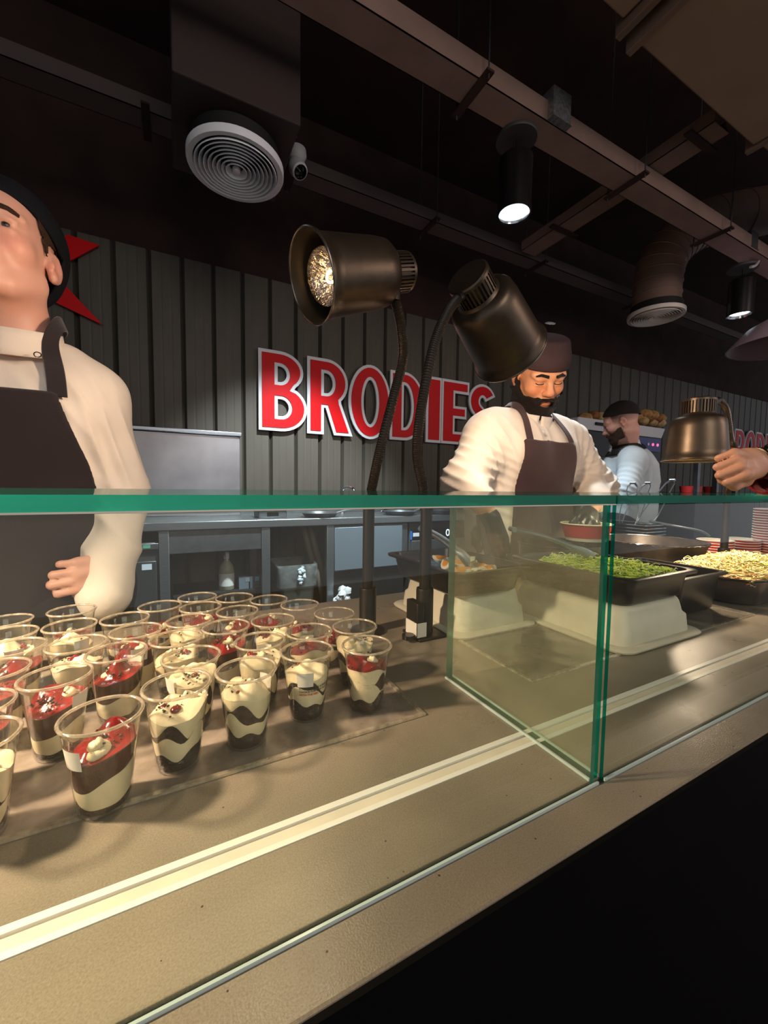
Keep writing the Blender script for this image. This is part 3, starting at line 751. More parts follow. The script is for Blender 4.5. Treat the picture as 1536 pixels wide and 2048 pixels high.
# ================================================================ HEAT LAMPS
BULBM = None
def bulb_mats():
    m, nt, out = nodes_mat('bulb_reflector'); L = nt.links.new
    b = N(nt, 'ShaderNodeBsdfPrincipled'); b.inputs['Base Color'].default_value = (.85, .82, .80, 1); b.inputs['Metallic'].default_value = 1; b.inputs['Roughness'].default_value = .10
    tc = N(nt, 'ShaderNodeTexCoord'); n = N(nt, 'ShaderNodeTexNoise'); n.inputs['Scale'].default_value = 45; n.inputs['Detail'].default_value = 2; n.inputs['Distortion'].default_value = 2.5; L(tc.outputs['Object'], n.inputs['Vector'])
    bp = N(nt, 'ShaderNodeBump'); bp.inputs['Strength'].default_value = .7; bp.inputs['Distance'].default_value = .01; L(n.outputs[0], bp.inputs['Height']); L(bp.outputs[0], b.inputs['Normal'])
    L(b.outputs[0], out.inputs[0]); return m
BULBM = bulb_mats(); FIL = emit('filament', (255, 200, 130), 14.0)
BULBG = clear('bulb_glass', (.97, .96, .95, 1), 1.0, .03, .02, base=.08, hscale=60, power=2.5)
def heat_lamp(label, base, neck, mouth, axis, power, R=.082, Ls=.20, base_kind='round', pole_top=None, glow=False, cone=150):
    """pole on the counter, gooseneck, ribbed cap and bell shade; axis points out of the mouth"""
    base = Vector(base); axis = Vector(axis).normalized(); mouth = Vector(mouth)
    t = thing('heat_lamp', label, 'heat lamp', base, 'gooseneck heat lamps on the counter')
    z0 = base.z; bx, by = base.x, base.y; zt_ = pole_top or 1.165
    if base_kind == 'round':
        MB().lathe([(.001, 0), (.036, 0), (.036, .004), (.0185, .006), (.0175, .008), (.0175, .088), (.0165, .092), (.012, .093)], 28, base).build('base_sleeve', BLACKMETAL, t)
    else:
        MB().box((bx-.034, by-.036, z0), (bx+.030, by+.030, z0+.006)).build('base_plate', BLACKMETAL, t, bev=.002)
        MB().lathe([(.0175, .006), (.0175, .092), (.0165, .096), (.012, .097)], 28, base).build('base_sleeve', BLACKMETAL, t)
        MB().box((bx-.036, by-.030, z0+.006), (bx-.020, by+.012, z0+.075)).build('clamp_block', BLACKMETAL, t, bev=.002)
        MB().box((bx-.0375, by-.031, z0+.008), (bx-.015, by-.0302, z0+.036)).box((bx-.0375, by-.031, z0+.008), (bx-.0363, by+.010, z0+.036)).build('paper_label', PRINTW, t, smooth=False)
        MB().cyl((bx-.05, by-.02, z0+.006), (bx-.05, by-.02, z0+.014), .012).build('clamp_knob', BLACKP, t)
    MB().cyl((bx, by, z0+.09), (bx, by, zt_), .0118, n=20).build('pole', BLACKMETAL, t)
    MB().cyl((bx, by, zt_-.012), (bx, by, zt_+.004), .0135, n=20).build('collar', BLACKMETAL, t)
    cap_back = mouth-axis*Ls
    pts = spline([Vector((bx, by, zt_))]+[Vector(p) for p in neck], 14)
    rad = []; 
    fine = []
    for i in range(len(pts)-1):
        for k in range(3): fine.append(pts[i].lerp(pts[i+1], k/3))
    fine.append(pts[-1])
    m = MB(); m.tube(fine, [.0094+(.0010 if i % 2 else 0) for i in range(len(fine))], 12); m.build('gooseneck', pbr('gooseneck_metal', (84, 77, 70), .34, .8, .5), t, angle=.25)
    end = pts[-1]
    tgt = cap_back+axis*.03
    MB().cyl(end+(end-pts[-4])*.0, tgt, .0105, .012, 14).build('swivel_arm', BLACKMETAL, t)
    # shade, as a lathe along the axis measured back from the mouth
    k = R/.082
    prof_out = [(.045*k, .052), (.058*k, .056), (.0655*k, .066), (.069*k, .088), (.0755*k, Ls-.03), (.0765*k, Ls-.014), (.0815*k, Ls-.008), (.0825*k, Ls)]
    prof_in = [(.081*k, Ls), (.0755*k, Ls-.012), (.0735*k, Ls-.03), (.067*k, .09), (.056*k, .064), (.001, .060)]
    MB().lathe(prof_out+prof_in[:1], 56, cap_back, axis).build('shade', SHADE, t, angle=.8)
    MB().lathe(prof_in, 56, cap_back, axis).build('shade_lining', pbr('shade_lining', (66, 60, 50), .45, .4), t, angle=.8)
    MB().torus(mouth, .0822*k, .0022, axis, 56, 8).build('shade_rim', pbr('rim_metal', (150, 142, 130), .25, .9), t)
    mb = MB(); mb.lathe([(.001, 0), (.0385*k, 0), (.0415*k, .003), (.0415*k, .009)], 36, cap_back, axis); mb.lathe([(.0415*k, .045), (.0425*k, .048), (.0455*k, .053)], 36, cap_back, axis); mb.lathe([(.036*k, .007), (.036*k, .048)], 24, cap_back, axis)
    mb.build('vent_cap', SHADE, t, angle=.5)
    x = axis.orthogonal().normalized(); y = axis.cross(x); mb = MB(); nfin = 34
    for i in range(nfin):
        a = 2*math.pi*i/nfin; d = x*math.cos(a)+y*math.sin(a); tn = axis.cross(d)
        mb.obox(cap_back+d*.0400*k+axis*.027, (d, tn, axis), (.0015, .0019, .0190))
    mb.build('cap_fins', SHADE, t, smooth=False)
    # reflector bulb
    bc = mouth-axis*.030
    MB().lathe([(.012, -.075), (.016, -.055), (.032*k, -.03), (.047*k, -.006), (.052*k, .004)], 36, bc, axis).build('bulb', BULBM, t, angle=3)
    MB().lathe([(.052*k, .004), (.047*k, .013), (.03*k, .022), (.001, .026)], 36, bc, axis).build('bulb_face', emit('bulb_glow', (255, 232, 196), 2.6) if glow else BULBG, t, angle=3)
    MB().torus(bc-axis*.012, .010, .0022, x, 16, 6).build('filament', FIL, t)
    if power: lamp('bulb_light', 'SPOT', mouth+axis*.004, power, WARM, .032, mouth+axis, cone, .7)
    return t
def Pn(lst, Y): return [aty(x, y, Y) for x, y in lst]
# the lamp above the cups, mouth turned to the left
b1 = atz(735, 1262, CT)
n1 = Pn([(745, 970), (760, 900), (788, 790), (806, 715), (802, 650)], .725) + [aty(791, 603, .722)]
c1 = aty(803, 545, .725); m1 = aty(622, 556, .700)
heat_lamp('gooseneck heat lamp with its glowing bulb turned to the left over the dessert cups', b1, n1, m1, m1-c1, P_ONE, R=.074, Ls=(m1-c1).length+.012)
# the lamp with its back to us, pointing down at the bearded chef
b2 = atz(848, 1268, CT)
n2 = Pn([(845, 970), (834, 900), (845, 800), (868, 690), (895, 625)], .665) + [aty(915, 598, .668)]
c2 = aty(938, 560, .672); m2 = aty(1018, 702, .735)
heat_lamp('gooseneck heat lamp seen from behind, tipped down toward the bearded chef', b2, n2, m2, m2-c2, P_TWO, R=.088, Ls=(m2-c2).length+.01, base_kind='square')
# upright lamp at the right
b3 = aty(1447, 1112, .70); b3.z = CT
c3 = aty(1398, 798, .66); m3 = aty(1396, 922, .66); 
n3 = [Vector((b3.x, b3.y, 1.24)), Vector((b3.x+.02, b3.y, 1.36)), aty(1462, 880, .69), aty(1452, 818, .68), aty(1436, 800, .665)]
heat_lamp('upright heat lamp on the right with its bell shade pointing straight down', b3, n3, (c3.x, c3.y, m3.z), (0, 0, -1), P_THREE, R=.088, Ls=c3.z-m3.z, pole_top=1.18, glow=True)
# one more of the row, left of the picture, lights the cups
heat_lamp('gooseneck heat lamp left of the dessert cups, outside the picture', (-.66, .74, CT), [(-.66, .74, 1.3), (-.67, .72, 1.5), (-.64, .66, 1.60)], (-.56, .60, 1.42), (.45, -.27, -.85), P_LEFT, R=.082, Ls=.20, cone=122)

# ================================================================ TUBS, PANS AND FOOD
def tub(x0, x1, y0, y1, h, label, z=CT):
    cx, cy = (x0+x1)/2, (y0+y1)/2; hx, hy = (x1-x0)/2, (y1-y0)/2
    t = thing('white_tub', label, 'tub', (cx, cy, z), None)
    MB().rrect([(z+.0015, hx, hy, .03), (z+.005, hx+.0012, hy+.0012, .03), (z+.0075, hx-.001, hy-.001, .03), (z+.008, hx-.017, hy-.017, .028)], cx, cy).build('rim_flange', WHITEP, t, angle=.9)
    MB().rrect([(z+.008, hx-.016, hy-.016, .03), (z+.040, hx-.019, hy-.019, .03), (z+.046, hx-.025, hy-.025, .028), (z+h-.010, hx-.029, hy-.029, .028), (z+h-.003, hx-.032, hy-.032, .028), (z+h, hx-.037, hy-.037, .024)], cx, cy, cap1=True).build('tub_body', WHITEP, t, angle=.9)
    return t
def gn_pan(x0, x1, y0, y1, z0, z1, label, m=None):
    cx, cy = (x0+x1)/2, (y0+y1)/2; hx, hy = (x1-x0)/2, (y1-y0)/2; m = m or BLACKP
    t = thing('food_pan', label, 'food pan', (cx, cy, z0), None)
    w_ = .0025; mb = MB()
    mb.rrect([(z0, hx-.028, hy-.028, .022), (z0+.006, hx-.021, hy-.021, .026), (z1-.008, hx-.012, hy-.012, .028), (z1-.006, hx-.001, hy-.001, .022), (z1-.001, hx, hy, .022), (z1, hx-.002, hy-.002, .021), (z1, hx-.013, hy-.013, .026), (z1-.008, hx-.0155, hy-.0155, .026), (z0+.008, hx-.024, hy-.024, .024), (z0+.004, hx-.030, hy-.030, .02)], cx, cy, cap1=False)
    K = 24; n0 = len(mb.v)-K; mb.f.append(tuple(range(n0, n0+K))); mb.m.append(0)
    mb.build('pan_body', m, t, angle=.8)
    return t, cx, cy, hx, hy
tub(.4825, .706, .600, .880, .082, 'white upturned tub carrying the pan of boiled eggs')
egg, ex, ey, ehx, ehy = gn_pan(.458, .668, .585, .868, CT+.0825, CT+.137, 'black food pan of boiled egg quarters on a white tub')
# pale blue cooling liner under the eggs
V = []; F = []; nx = 26
for j in range(nx+1):
    for i in range(nx+1):
        x, y = ex+(i/nx-.5)*2*(ehx-.026), ey+(j/nx-.5)*2*(ehy-.026); V.append((x, y, CT+.1135+.0022*math.sin(i*1.9)*math.sin(j*1.9)+.002*math.sin(i*.5+j*.3)))
for j in range(nx):
    for i in range(nx): a = j*(nx+1)+i; F.append((a, a+1, a+nx+2, a+nx+1))
o = obj('pan_liner', V, F, pbr('blue_liner', (126, 168, 208), .25, 0, .6, .25, 60), None); tag(o, 'crinkled pale blue liner lying in the black pan under the egg quarters', 'liner')
YOLK = pbr('egg_yolk', (246, 160, 24), .5, 0, .4, .12, 80, .1, 200, sss=.05); EGGW = pbr('egg_white', (236, 228, 204), .35, 0, .5, sss=.08)
def egg_quarter(x, y, z, rz, tilt, lb):
    t = thing('egg_quarter', lb, 'boiled egg', (x, y, z), 'boiled egg quarters in the black pan')
    Rm = Matrix.Rotation(rz, 3, 'Z') @ Matrix.Rotation(math.pi/2+tilt, 3, 'X')
    V = []; F = []; L_, Wd = .026, .019; na, nl = 8, 12
    for i in range(nl+1):
        u = i/nl; p = math.pi*u; rr = Wd*math.sin(p)*(1+.12*math.cos(p))
        for k in range(na+1):
            a = math.pi/4+math.pi/2*k/na+math.pi/2*1.0; V.append((L_*-math.cos(p), rr*math.cos(a), rr*math.sin(a)))
        V.append((L_*-math.cos(p), 0, 0))
    K = na+2
    for i in range(nl):
        for k in range(K): F.append((i*K+k, i*K+(k+1)%K, (i+1)*K+(k+1)%K, (i+1)*K+k))
    Rf = Matrix.Rotation(math.pi, 3, 'X')
    V = [Rm @ (Rf @ Vector(p)) if False else Rm @ Vector(p) for p in V]
    zmin = min(p.z for p in V); V = [p-Vector((0, 0, zmin)) for p in V]
    obj('egg_white', V, F, EGGW, t, local=True, angle=.6)
    V2 = []; Lq, Wq = .0145, .0135
    for i in range(nl+1):
        p = math.pi*i/nl; rr = Wq*math.sin(p)
        for k in range(na+1):
            a = math.pi/4+math.pi/2*k/na+math.pi/2; V2.append(Rm @ Vector((.001-Lq*math.cos(p), .0016+rr*math.cos(a), rr*math.sin(a)))-Vector((0, 0, zmin)))
        V2.append(Rm @ Vector((.001-Lq*math.cos(p), .0016, 0))-Vector((0, 0, zmin)))
    obj('egg_yolk', V2, F, YOLK, t, local=True, angle=.6)
EGGS = sorted(((905, 1117, .3, .3), (893, 1128, 1.3, -.2), (921, 1126, 2.2, .2), (912, 1138, .9, .4), (934, 1117, 2.8, -.3), (945, 1128, .5, .2), (960, 1132, 1.9, .3), (975, 1137, .2, -.2), (930, 1140, 2.5, .3), (990, 1141, 1.1, .2), (903, 1146, 3.0, .1), (884, 1117, 2.0, .3)))
NTH = ['leftmost', 'second from the left', 'third from the left', 'fourth from the left', 'fifth from the left', 'sixth from the left', 'seventh from the left', 'eighth from the left', 'seventh from the right', 'sixth from the right', 'fifth from the right', 'fourth from the right', 'third from the right', 'second from the right', 'rightmost']
def nth(i, n): return NTH[i] if i < min(8, (n+1)//2) else NTH[15-(n-i)]
for ei, (px, py, rz, tl) in enumerate(EGGS):
    p = atz(px, py, CT+.128)
    p.x = min(max(p.x, ex-ehx+.05), ex+ehx-.05); p.y = min(max(p.y, ey-ehy+.05), ey+ehy-.05)
    egg_quarter(p.x, p.y, CT+.1145, rz, tl, 'boiled egg quarter with orange yolk in the black pan, '+nth(ei, len(EGGS)))
def tongs(label, tip, end, width=.045, up=.0, m=STEEL, grip=None, loop=True):
    tip = Vector(tip); end = Vector(end); d = (end-tip).normalized(); s = d.cross(Vector((0, 0, 1))).normalized(); L_ = (end-tip).length
    t = thing('serving_tongs', label, 'tongs', tip, None)
    for sg in (-1, 1):
        P = []
        for i in range(13):
            u = i/12; P.append(tip+d*(L_*u)+s*(sg*width*(.30+.35*math.sin(math.pi*min(1, u*1.1))*(1-u)+.12*(1-u)))*(1 if u < .97 else .35)+Vector((0, 0, .010*math.sin(math.pi*u))))
        mb = MB(); V = []; F = []
        for i, p in enumerate(P):
            u = i/12; hw = .0064 if u > .22 else .006+.008*math.sin(math.pi*(u/.22)*.5+1.2)
            nrm = Vector((0, 0, 1))
            for q_ in ((hw, 0), (hw*.4, .003), (-hw*.4, .003), (-hw, 0), (-hw*.4, -.0008), (hw*.4, -.0008)): V.append(p+nrm*q_[0]*.9+s*(q_[1]*sg))
        for i in range(12):
            for k in range(6): F.append((i*6+k, i*6+(k+1)%6, (i+1)*6+(k+1)%6, (i+1)*6+k))
        F.append(tuple(range(5, -1, -1))); F.append(tuple(72+k for k in range(6)))
        mb.add(V, F); mb.build('tong_arm', m, t)
        if grip: MB().tube([P[7], P[9], P[11]], [.0085, .0095, .0085], 10).build('grip_sleeve', grip, t)
    mb = MB().cyl(end-s*.012, end+s*.012, .006, n=12).build('hinge', m, t)
    return t
tongs('steel tongs resting in the pan of boiled eggs', (.588, .70, CT+.129), (.500, .77, CT+.205), .05)
# salad
tub(.705, .985, .412, .730, .076, 'white upturned tub carrying the pan of shredded salad')
sal, sx_, sy_, shx, shy = gn_pan(.724, .972, .420, .722, CT+.0765, CT+.135, 'glossy black food pan of shredded green salad on a white tub')
def shreds(name, label, cat, cx, cy, hx, hy, zf, n, cols, Ln, wd, rr=.02, round_=False):
    mb = MB(); mats = [pbr(name+str(i), c, .5, 0, .4) for i, c in enumerate(cols)]
    V = []; F = []; mi = []
    for i in range(n):
        while True:
            u, v = RNG.uniform(-1, 1, 2)
            if not round_ or u*u+v*v < 1: break
        x, y = cx+u*hx, cy+v*hy; a = RNG.uniform(0, 2*math.pi); L_ = Ln*RNG.uniform(.5, 1.2); z = zf(u, v)+RNG.uniform(-.008, .006)
        bend = RNG.uniform(-1.6, 1.6); tz = RNG.uniform(-.45, .45); o = len(V); w_ = wd*RNG.uniform(.6, 1.3); px_, py_, pz = x, y, z; dirA = a
        for k in range(4):
            sx, sy = -math.sin(dirA)*w_, math.cos(dirA)*w_
            xx = min(max(px_, cx-hx), cx+hx); yy = min(max(py_, cy-hy), cy+hy)
            V += [(xx+sx, yy+sy, pz), (xx-sx, yy-sy, pz), (xx, yy, pz+w_*.9)]
            px_ += math.cos(dirA)*L_/3; py_ += math.sin(dirA)*L_/3; pz += tz*L_/3*(1 if k < 2 else -1); dirA += bend/3
        c = int(RNG.choice(len(cols), p=[.5]+[.5/(len(cols)-1)]*(len(cols)-1)))
        for k in range(3):
            for q_ in ((0, 1), (1, 2), (2, 0)):
                F.append((o+k*3+q_[0], o+k*3+q_[1], o+k*3+3+q_[1], o+k*3+3+q_[0])); mi.append(c)
    ob = obj(name, V, F, mats, None, True, 0, 3, False, mi)
    return tag(ob, label, cat, kind='stuff')
o = MB().rrect([(CT+.084, shx-.03, shy-.03, .02), (CT+.118, shx-.024, shy-.024, .02)], sx_, sy_, cap1=True).build('lettuce_bed', pbr('lettuce_bed', (96, 130, 30), .6, 0, .3, .4, 90), smooth=False)
tag(o, 'solid bed of green salad filling the glossy black pan', 'salad', kind='stuff')
shreds('shredded_lettuce', 'bright green shredded lettuce heaped in the glossy black pan', 'salad', sx_, sy_-.005, shx-.030, shy-.034, lambda u, v: CT+.122+.012*(1-u*u)*(1-v*v)+.004*math.sin(5*u+3*v), 2200, [(208, 230, 96), (224, 238, 136), (166, 206, 62), (236, 242, 180), (132, 176, 56)], .026, .0016)
tongs('long steel tongs with a yellow catch and red tips resting on the salad pan edge', (.868, .60, CT+.140), (.690, .675, CT+.205), .030)
o = MB().tube([aty(1120, 1131, .60), aty(1150, 1141, .575), aty(1166, 1146, .55)], [.003, .0036, .003], 8).build('utensil_tip', pbr('red_silicone', (206, 40, 30), .4)); tag(o, 'thin red utensil edge lying at the salad pan by the tong tips', 'utensil')
# dark round pan the chef works over
t = thing('mixing_bowl', 'wide dark mixing bowl behind the salad pan under the chef hands', 'bowl', (1.055, .835, CT))
MB().lathe([(.001, .0), (.075, .0), (.100, .02), (.119, .075), (.121, .128), (.124, .130), (.124, .133), (.118, .133), (.115, .075), (.096, .024), (.001, .012)], 48, (1.055, .835, CT)).build('bowl_body', BLACKP, t)
MB().torus((1.055, .835, CT+.132), .122, .0025, n=48).build('bowl_rim', BLACKMETAL, t)
# black pan behind the salad, dark lid
gn_pan(1.00, 1.235, .47, .70, CT+.001, CT+.098, 'deep black food pan between the salad pan and the noodle tray')
# wide steel pan with yellow leftovers
py_c = Vector((1.565, .848, CT))
t = thing('sauce_pan', 'wide dark pan with yellow sauce, behind the salad pan', 'pan', py_c)
MB().lathe([(.001, .0), (.10, 0), (.128, .015), (.160, .07), (.172, .108), (.178, .112), (.178, .115), (.170, .114), (.155, .072), (.125, .022), (.001, .012)], 52, py_c).build('pan_body', pbr('pan_dark_steel', (70, 60, 50), .38, .35, .5, .3, 40), t)
MB().torus(py_c+Vector((0, 0, .1135)), .175, .003, n=52).build('pan_rim', CHROME, t)
o = MB().lathe([(.001, .052), (.06, .05), (.105, .046), (.138, .046), (.138, .04), (.001, .016)], 40, py_c).build('yellow_sauce', pbr('yellow_sauce', (236, 176, 58), .4, 0, .4, .2, 50, .2, 60)); tag(o, 'yellow sauce pooled in the wide dark pan', 'sauce', kind='stuff')
# noodle tray
t = thing('noodle_tray', 'large rounded dark tray heaped with pale noodles at the right', 'tray', (1.505, .552, CT))
MB().rrect([(CT+.0015, .205, .095, .06), (CT+.006, .212, .102, .065), (CT+.066, .226, .114, .07), (CT+.070, .232, .120, .073), (CT+.073, .231, .119, .073), (CT+.072, .224, .112, .07), (CT+.02, .212, .102, .065)], 1.505, .552, 8).build('tray_body', pbr('tray_dark', (64, 52, 46), .25, .3, .6, .1, 30), t)
o = MB().rrect([(CT+.021, .206, .096, .06), (CT+.062, .218, .106, .068)], 1.505, .552, 8, cap1=True).build('noodle_bed', pbr('noodle_bed', (214, 178, 88), .6, 0, .3, .2, 60), smooth=False); tag(o, 'solid bed of noodles filling the large rounded tray', 'noodles', kind='stuff')
shreds('pale_noodles', 'heap of pale yellow noodles with green and orange shreds in the rounded tray', 'noodles', 1.505, .552, .212, .102, lambda u, v: CT+.066+.040*max(0, 1-u*u*.9)*max(0, 1-v*v*.9), 2600, [(248, 232, 168), (252, 242, 200), (240, 212, 130), (230, 150, 62), (186, 200, 84)], .036, .0014, round_=False)
# paper bowls
PBW = pbr('paper_bowl_white', (240, 226, 204), .5); PBR = pbr('paper_bowl_red', (206, 22, 34), .45)
def paper_bowl(label, group, loc, R=.062, h=.05):
    t = thing('paper_bowl', label, 'paper bowl', loc, group)
    MB().lathe([(.001, .004), (R*.76, .004), (R*.77, 0), (R*.80, .008), (R*.98, h-.004), (R*.96, h-.004), (R*.78, .010), (.001, .008)], 36).build('bowl_wall', PBW, t, local=True, angle=.9)
    MB().lathe([(R*.812+.0004, .010), (R*.975+.0005, h-.0055)], 36).build('red_band', PBR, t, local=True, angle=3)
    MB().torus((0, 0, h-.003), R*.99, .0022, n=36, m=8).build('bowl_rim', PBW, t, local=True, angle=3)
    return t
ORD = ['topmost', 'second from the top', 'third from the top', 'fourth from the top', 'fifth from the top', 'sixth from the top', 'seventh from the top', 'eighth from the top', 'ninth from the top', 'tenth from the top', 'eighth from the bottom', 'seventh from the bottom', 'sixth from the bottom', 'fifth from the bottom', 'fourth from the bottom', 'third from the bottom', 'second from the bottom', 'bottommost']
def stack(x, y, n, label, group, R, step):
    src = None; base = label
    for k in range(n):
        w_ = ORD[n-1-k] if n < 11 or n-1-k < 10 else ORD[-1-k]
        label = base+', '+w_
        if src is None: src = paper_bowl(label, group, (x, y, CT+.001), R); 
        else: copy_thing(src, (x, y, CT+.001+k*step), 0.3*k, label, group)
s1p = aty(1428, 1118, .80); s2p = aty(1474, 1116, .77)
stack(s1p.x, s1p.y, 6, 'red banded paper bowl in short stack left of lamp pole', 'short bowl stack left of the lamp pole', .060, .0105)
stack(s2p.x+.03, s2p.y, 6, 'red banded paper bowl in short stack right of lamp pole', 'short bowl stack right of the lamp pole', .060, .0105)
s3p = aty(1546, 1115, .70)
stack(s3p.x, s3p.y, 18, 'red banded paper bowl in tall stack at right edge', 'tall bowl stack at the right edge', .070, .0105)
# stack of black trays holding utensils, on a low trolley behind the counter
t = thing('steel_trolley', 'low steel trolley behind the counter carrying the stacked black trays', 'trolley', (1.93, 1.13, 0))
MB().box((1.73, .985, .892), (2.13, 1.29, .912)).build('trolley_top', STEELD, t, bev=.004)
for lx in (1.75, 2.11):
    for ly in (1.005, 1.27): MB().cyl((lx, ly, 0), (lx, ly, .892), .012).build('leg', STEELD, t)
NTR = 7; STX = Vector((1.868, 1.115, 0)); STEP = .0145
for k in range(NTR):
    z = .913+STEP*k
    t = thing('black_tray', ('lowest', 'second lowest', 'third lowest', 'middle', 'third from top', 'second from top', 'topmost')[k]+' rectangular black tray with shiny edges in the stack behind the sauce pan', 'tray', (STX.x, STX.y, z), 'stacked black trays')
    MB().rrect([(0, .060, .108, .006), (.04, .074, .122, .007), (.0435, .080, .128, .008), (.0455, .080, .128, .008), (.0435, .072, .120, .007), (.004, .058, .106, .006)], 0, 0, 3).build('tray_body', BLACKP, t, local=True, angle=.8)
    MB().rrect([(.0425, .0805, .1285, .008), (.0465, .0803, .1283, .008), (.046, .0765, .1245, .007)], 0, 0, 3, cap0=False).build('tray_edge', CHROME, t, local=True)
zt = .913+STEP*(NTR-1)+.008
for lb, a, b_ in (('steel tongs standing in the top black tray, left pair', (STX.x-.03, 1.10, zt), aty(1266, 966, 1.12)),
                  ('steel tongs standing in the top black tray, leaning right', (STX.x+.02, 1.07, zt), aty(1345, 960, 1.08)),
                  ('steel tongs standing in the top black tray, upright middle pair', (STX.x, 1.12, zt), aty(1296, 966, 1.12))):
    tongs(lb, a, b_, .06)
# steel ladle handle sticking out of the stack
t = thing('ladle', 'steel ladle with its long bent handle resting on the black trays', 'ladle', (STX.x+.05, 1.03, zt))
P = spline([(STX.x+.02, 1.03, zt+.05), aty(1345, 1051, .97), aty(1398, 1061, .93), aty(1418, 1072, .92)], 6); MB().tube(P, .006, 8).build('ladle_handle', STEEL, t)
mb = MB().lathe([(.001, -.03), (.02, -.026), (.032, -.010), (.036, .004), (.033, .004), (.018, -.022), (.001, -.026)], 20, (STX.x+.01, 1.035, zt+.036)); mb.build('ladle_bowl', STEEL, t)
# stainless divider sheet between the trays
o = MB().box((1.24, .74, CT+.001), (1.36, .84, CT+.006)).build('spill_tray', STEEL, smooth=False, bev=.002); tag(o, 'small flat steel spill tray behind the deep black pan', 'tray')

# ================================================================ BACK BENCH AND EQUIPMENT
BZ = .967; BY0, BY1 = 2.74, 3.32
t = thing('steel_bench', 'long stainless steel work bench along the back wall', 'bench', (.8, 3.0, 0))
MB().box((-1.6, BY0, BZ-.055), (2.75, BY1, BZ)).build('bench_top', STEEL, t, bev=.006)
MB().box((-1.6, BY1-.02, BZ), (2.75, BY1, BZ+.05)).build('upstand', STEELD, t, bev=.003)
def legx(px): return aty(px, 1130, BY0+.03).x
for px in (329, 531, 659): 
    x = legx(px); MB().box((x-.028, BY0+.01, 0), (x+.028, BY0+.06, BZ-.055)).build('leg', STEEL, t, bev=.004)
    MB().box((x-.028, BY1-.06, 0), (x+.028, BY1-.01, BZ-.055)).build('leg', STEELD, t, bev=.004)
xa, xb = legx(338), legx(524); MB().box((xa, BY0+.02, BZ-.20), (xb, BY0+.03, BZ-.055)).build('apron_panel', STEELD, t, bev=.002)
MB().box((xa, BY0+.02, .20), (xb, BY1-.03, .23)).build('undershelf', STEELD, t, bev=.003)
# cabinet, fridge drawers and oven under the bench
xc0, xc1 = legx(665), legx(814)
t = thing('steel_cabinet', 'stainless steel cabinet under the bench behind the left lamp pole', 'cabinet', ((xc0+xc1)/2, 3.0, 0))
MB().box((xc0, BY0+.03, .56), (xc1, BY1, BZ-.06)).build('cabinet_body', STEELD, t, bev=.004)
MB().box((xc0+.01, BY0+.012, .57), (xc1-.06, BY0+.03, BZ-.075)).build('door', pbr('blue_steel', (150, 166, 180), .35, .7), t, bev=.003)
MB().box((xc0+.02, BY0+.05, 0), (xc1-.02, BY1, .56)).build('plinth', BLACKM, t, smooth=False)
xo0, xo1 = legx(818), legx(960)
t = thing('chiller_unit', 'dark under-bench unit with a lit digital display', 'appliance', ((xo0+xo1)/2, 3.0, 0))
MB().box((xo0+.004, BY0+.04, .10), (xo1, BY1, BZ-.06)).build('body', pbr('unit_grey', (70, 74, 78), .45, .5), t, bev=.004)
MB().box((xo0+.02, BY0+.025, BZ-.20), (xo1-.02, BY0+.04, BZ-.115)).build('control_panel', pbr('panel_black', (16, 18, 22), .2), t, smooth=False)
MB().box((xo0+.02, BY0+.028, .62), (xo1-.02, BY0+.04, BZ-.21)).build('door', STEELD, t, bev=.003)
MB().box((xo0+.03, BY0+.0235, BZ-.175), (xo0+.09, BY0+.025, BZ-.145)).build('badge', pbr('badge_grey', (196, 200, 204), .4), t, smooth=False)
MB().box((xo0+.014, BY0+.0235, BZ-.20), (xo0+.021, BY0+.04, BZ-.13)).build('blue_strip', emit('blue_led', (40, 120, 220), .7), t, smooth=False)
dg = flat('digit', [arc(legx(893)-.0, BZ-.155, .02, .03, 0, 350, 20), arc(legx(893), BZ-.155, .012, .021, 0, -350, 20)], emit('digit_white', (210, 230, 255), 1.6), t, BY0+.0235, .002)
t = thing('drawer_fridge', 'dark steel fridge with two stickers under the bench behind the left chef', 'fridge', (legx(275), 3.0, 0))
fx0, fx1 = legx(225), legx(318)
MB().box((fx0, BY0+.03, .0), (fx1, BY1, BZ-.125)).build('body', pbr('fridge_grey', (96, 98, 98), .4, .7), t, bev=.004)
MB().box((fx0+.01, BY0+.012, .1), (fx1-.012, BY0+.03, BZ-.235)).build('door', pbr('fridge_door', (84, 86, 86), .4, .7), t, bev=.004)
MB().box((fx0, BY0+.01, BZ-.165), (fx1, BY0+.03, BZ-.128)).build('vent_panel', STEELD, t, bev=.003)
MB().box((legx(287), BY0+.008, BZ-.155), (legx(302), BY0+.01, BZ-.135)).build('green_sticker', pbr('green_sticker', (90, 160, 130), .5), t, smooth=False)
MB().box((legx(284), BY0+.010, BZ-.285), (legx(304), BY0+.012, BZ-.25)).build('white_sticker', pbr('pale_sticker', (200, 210, 220), .5), t, smooth=False)
# splash guard / hood on the bench
sg = thing('steel_cover', 'flat grey stainless cover standing on the bench behind the left chef', 'steel cover', (.1, 3.2, BZ))
a0, a1 = aty(240, 880, 3.22), aty(479, 866, 3.22)
MB().box((a0.x, 3.20, BZ), (a1.x, 3.30, a1.z-.03)).build('cover_panel', pbr('cover_grey', (150, 148, 150), .38, .75, .5, .1, 5), sg, bev=.006)
MB().box((a0.x-.01, 3.18, a1.z-.03), (a1.x+.012, 3.31, a1.z)).build('top_lip', STEEL, sg, bev=.006)
MB().box((a0.x, 3.192, BZ+.03), (a1.x, 3.20, BZ+.055)).build('lower_trim', BLACKMETAL, sg, smooth=False)
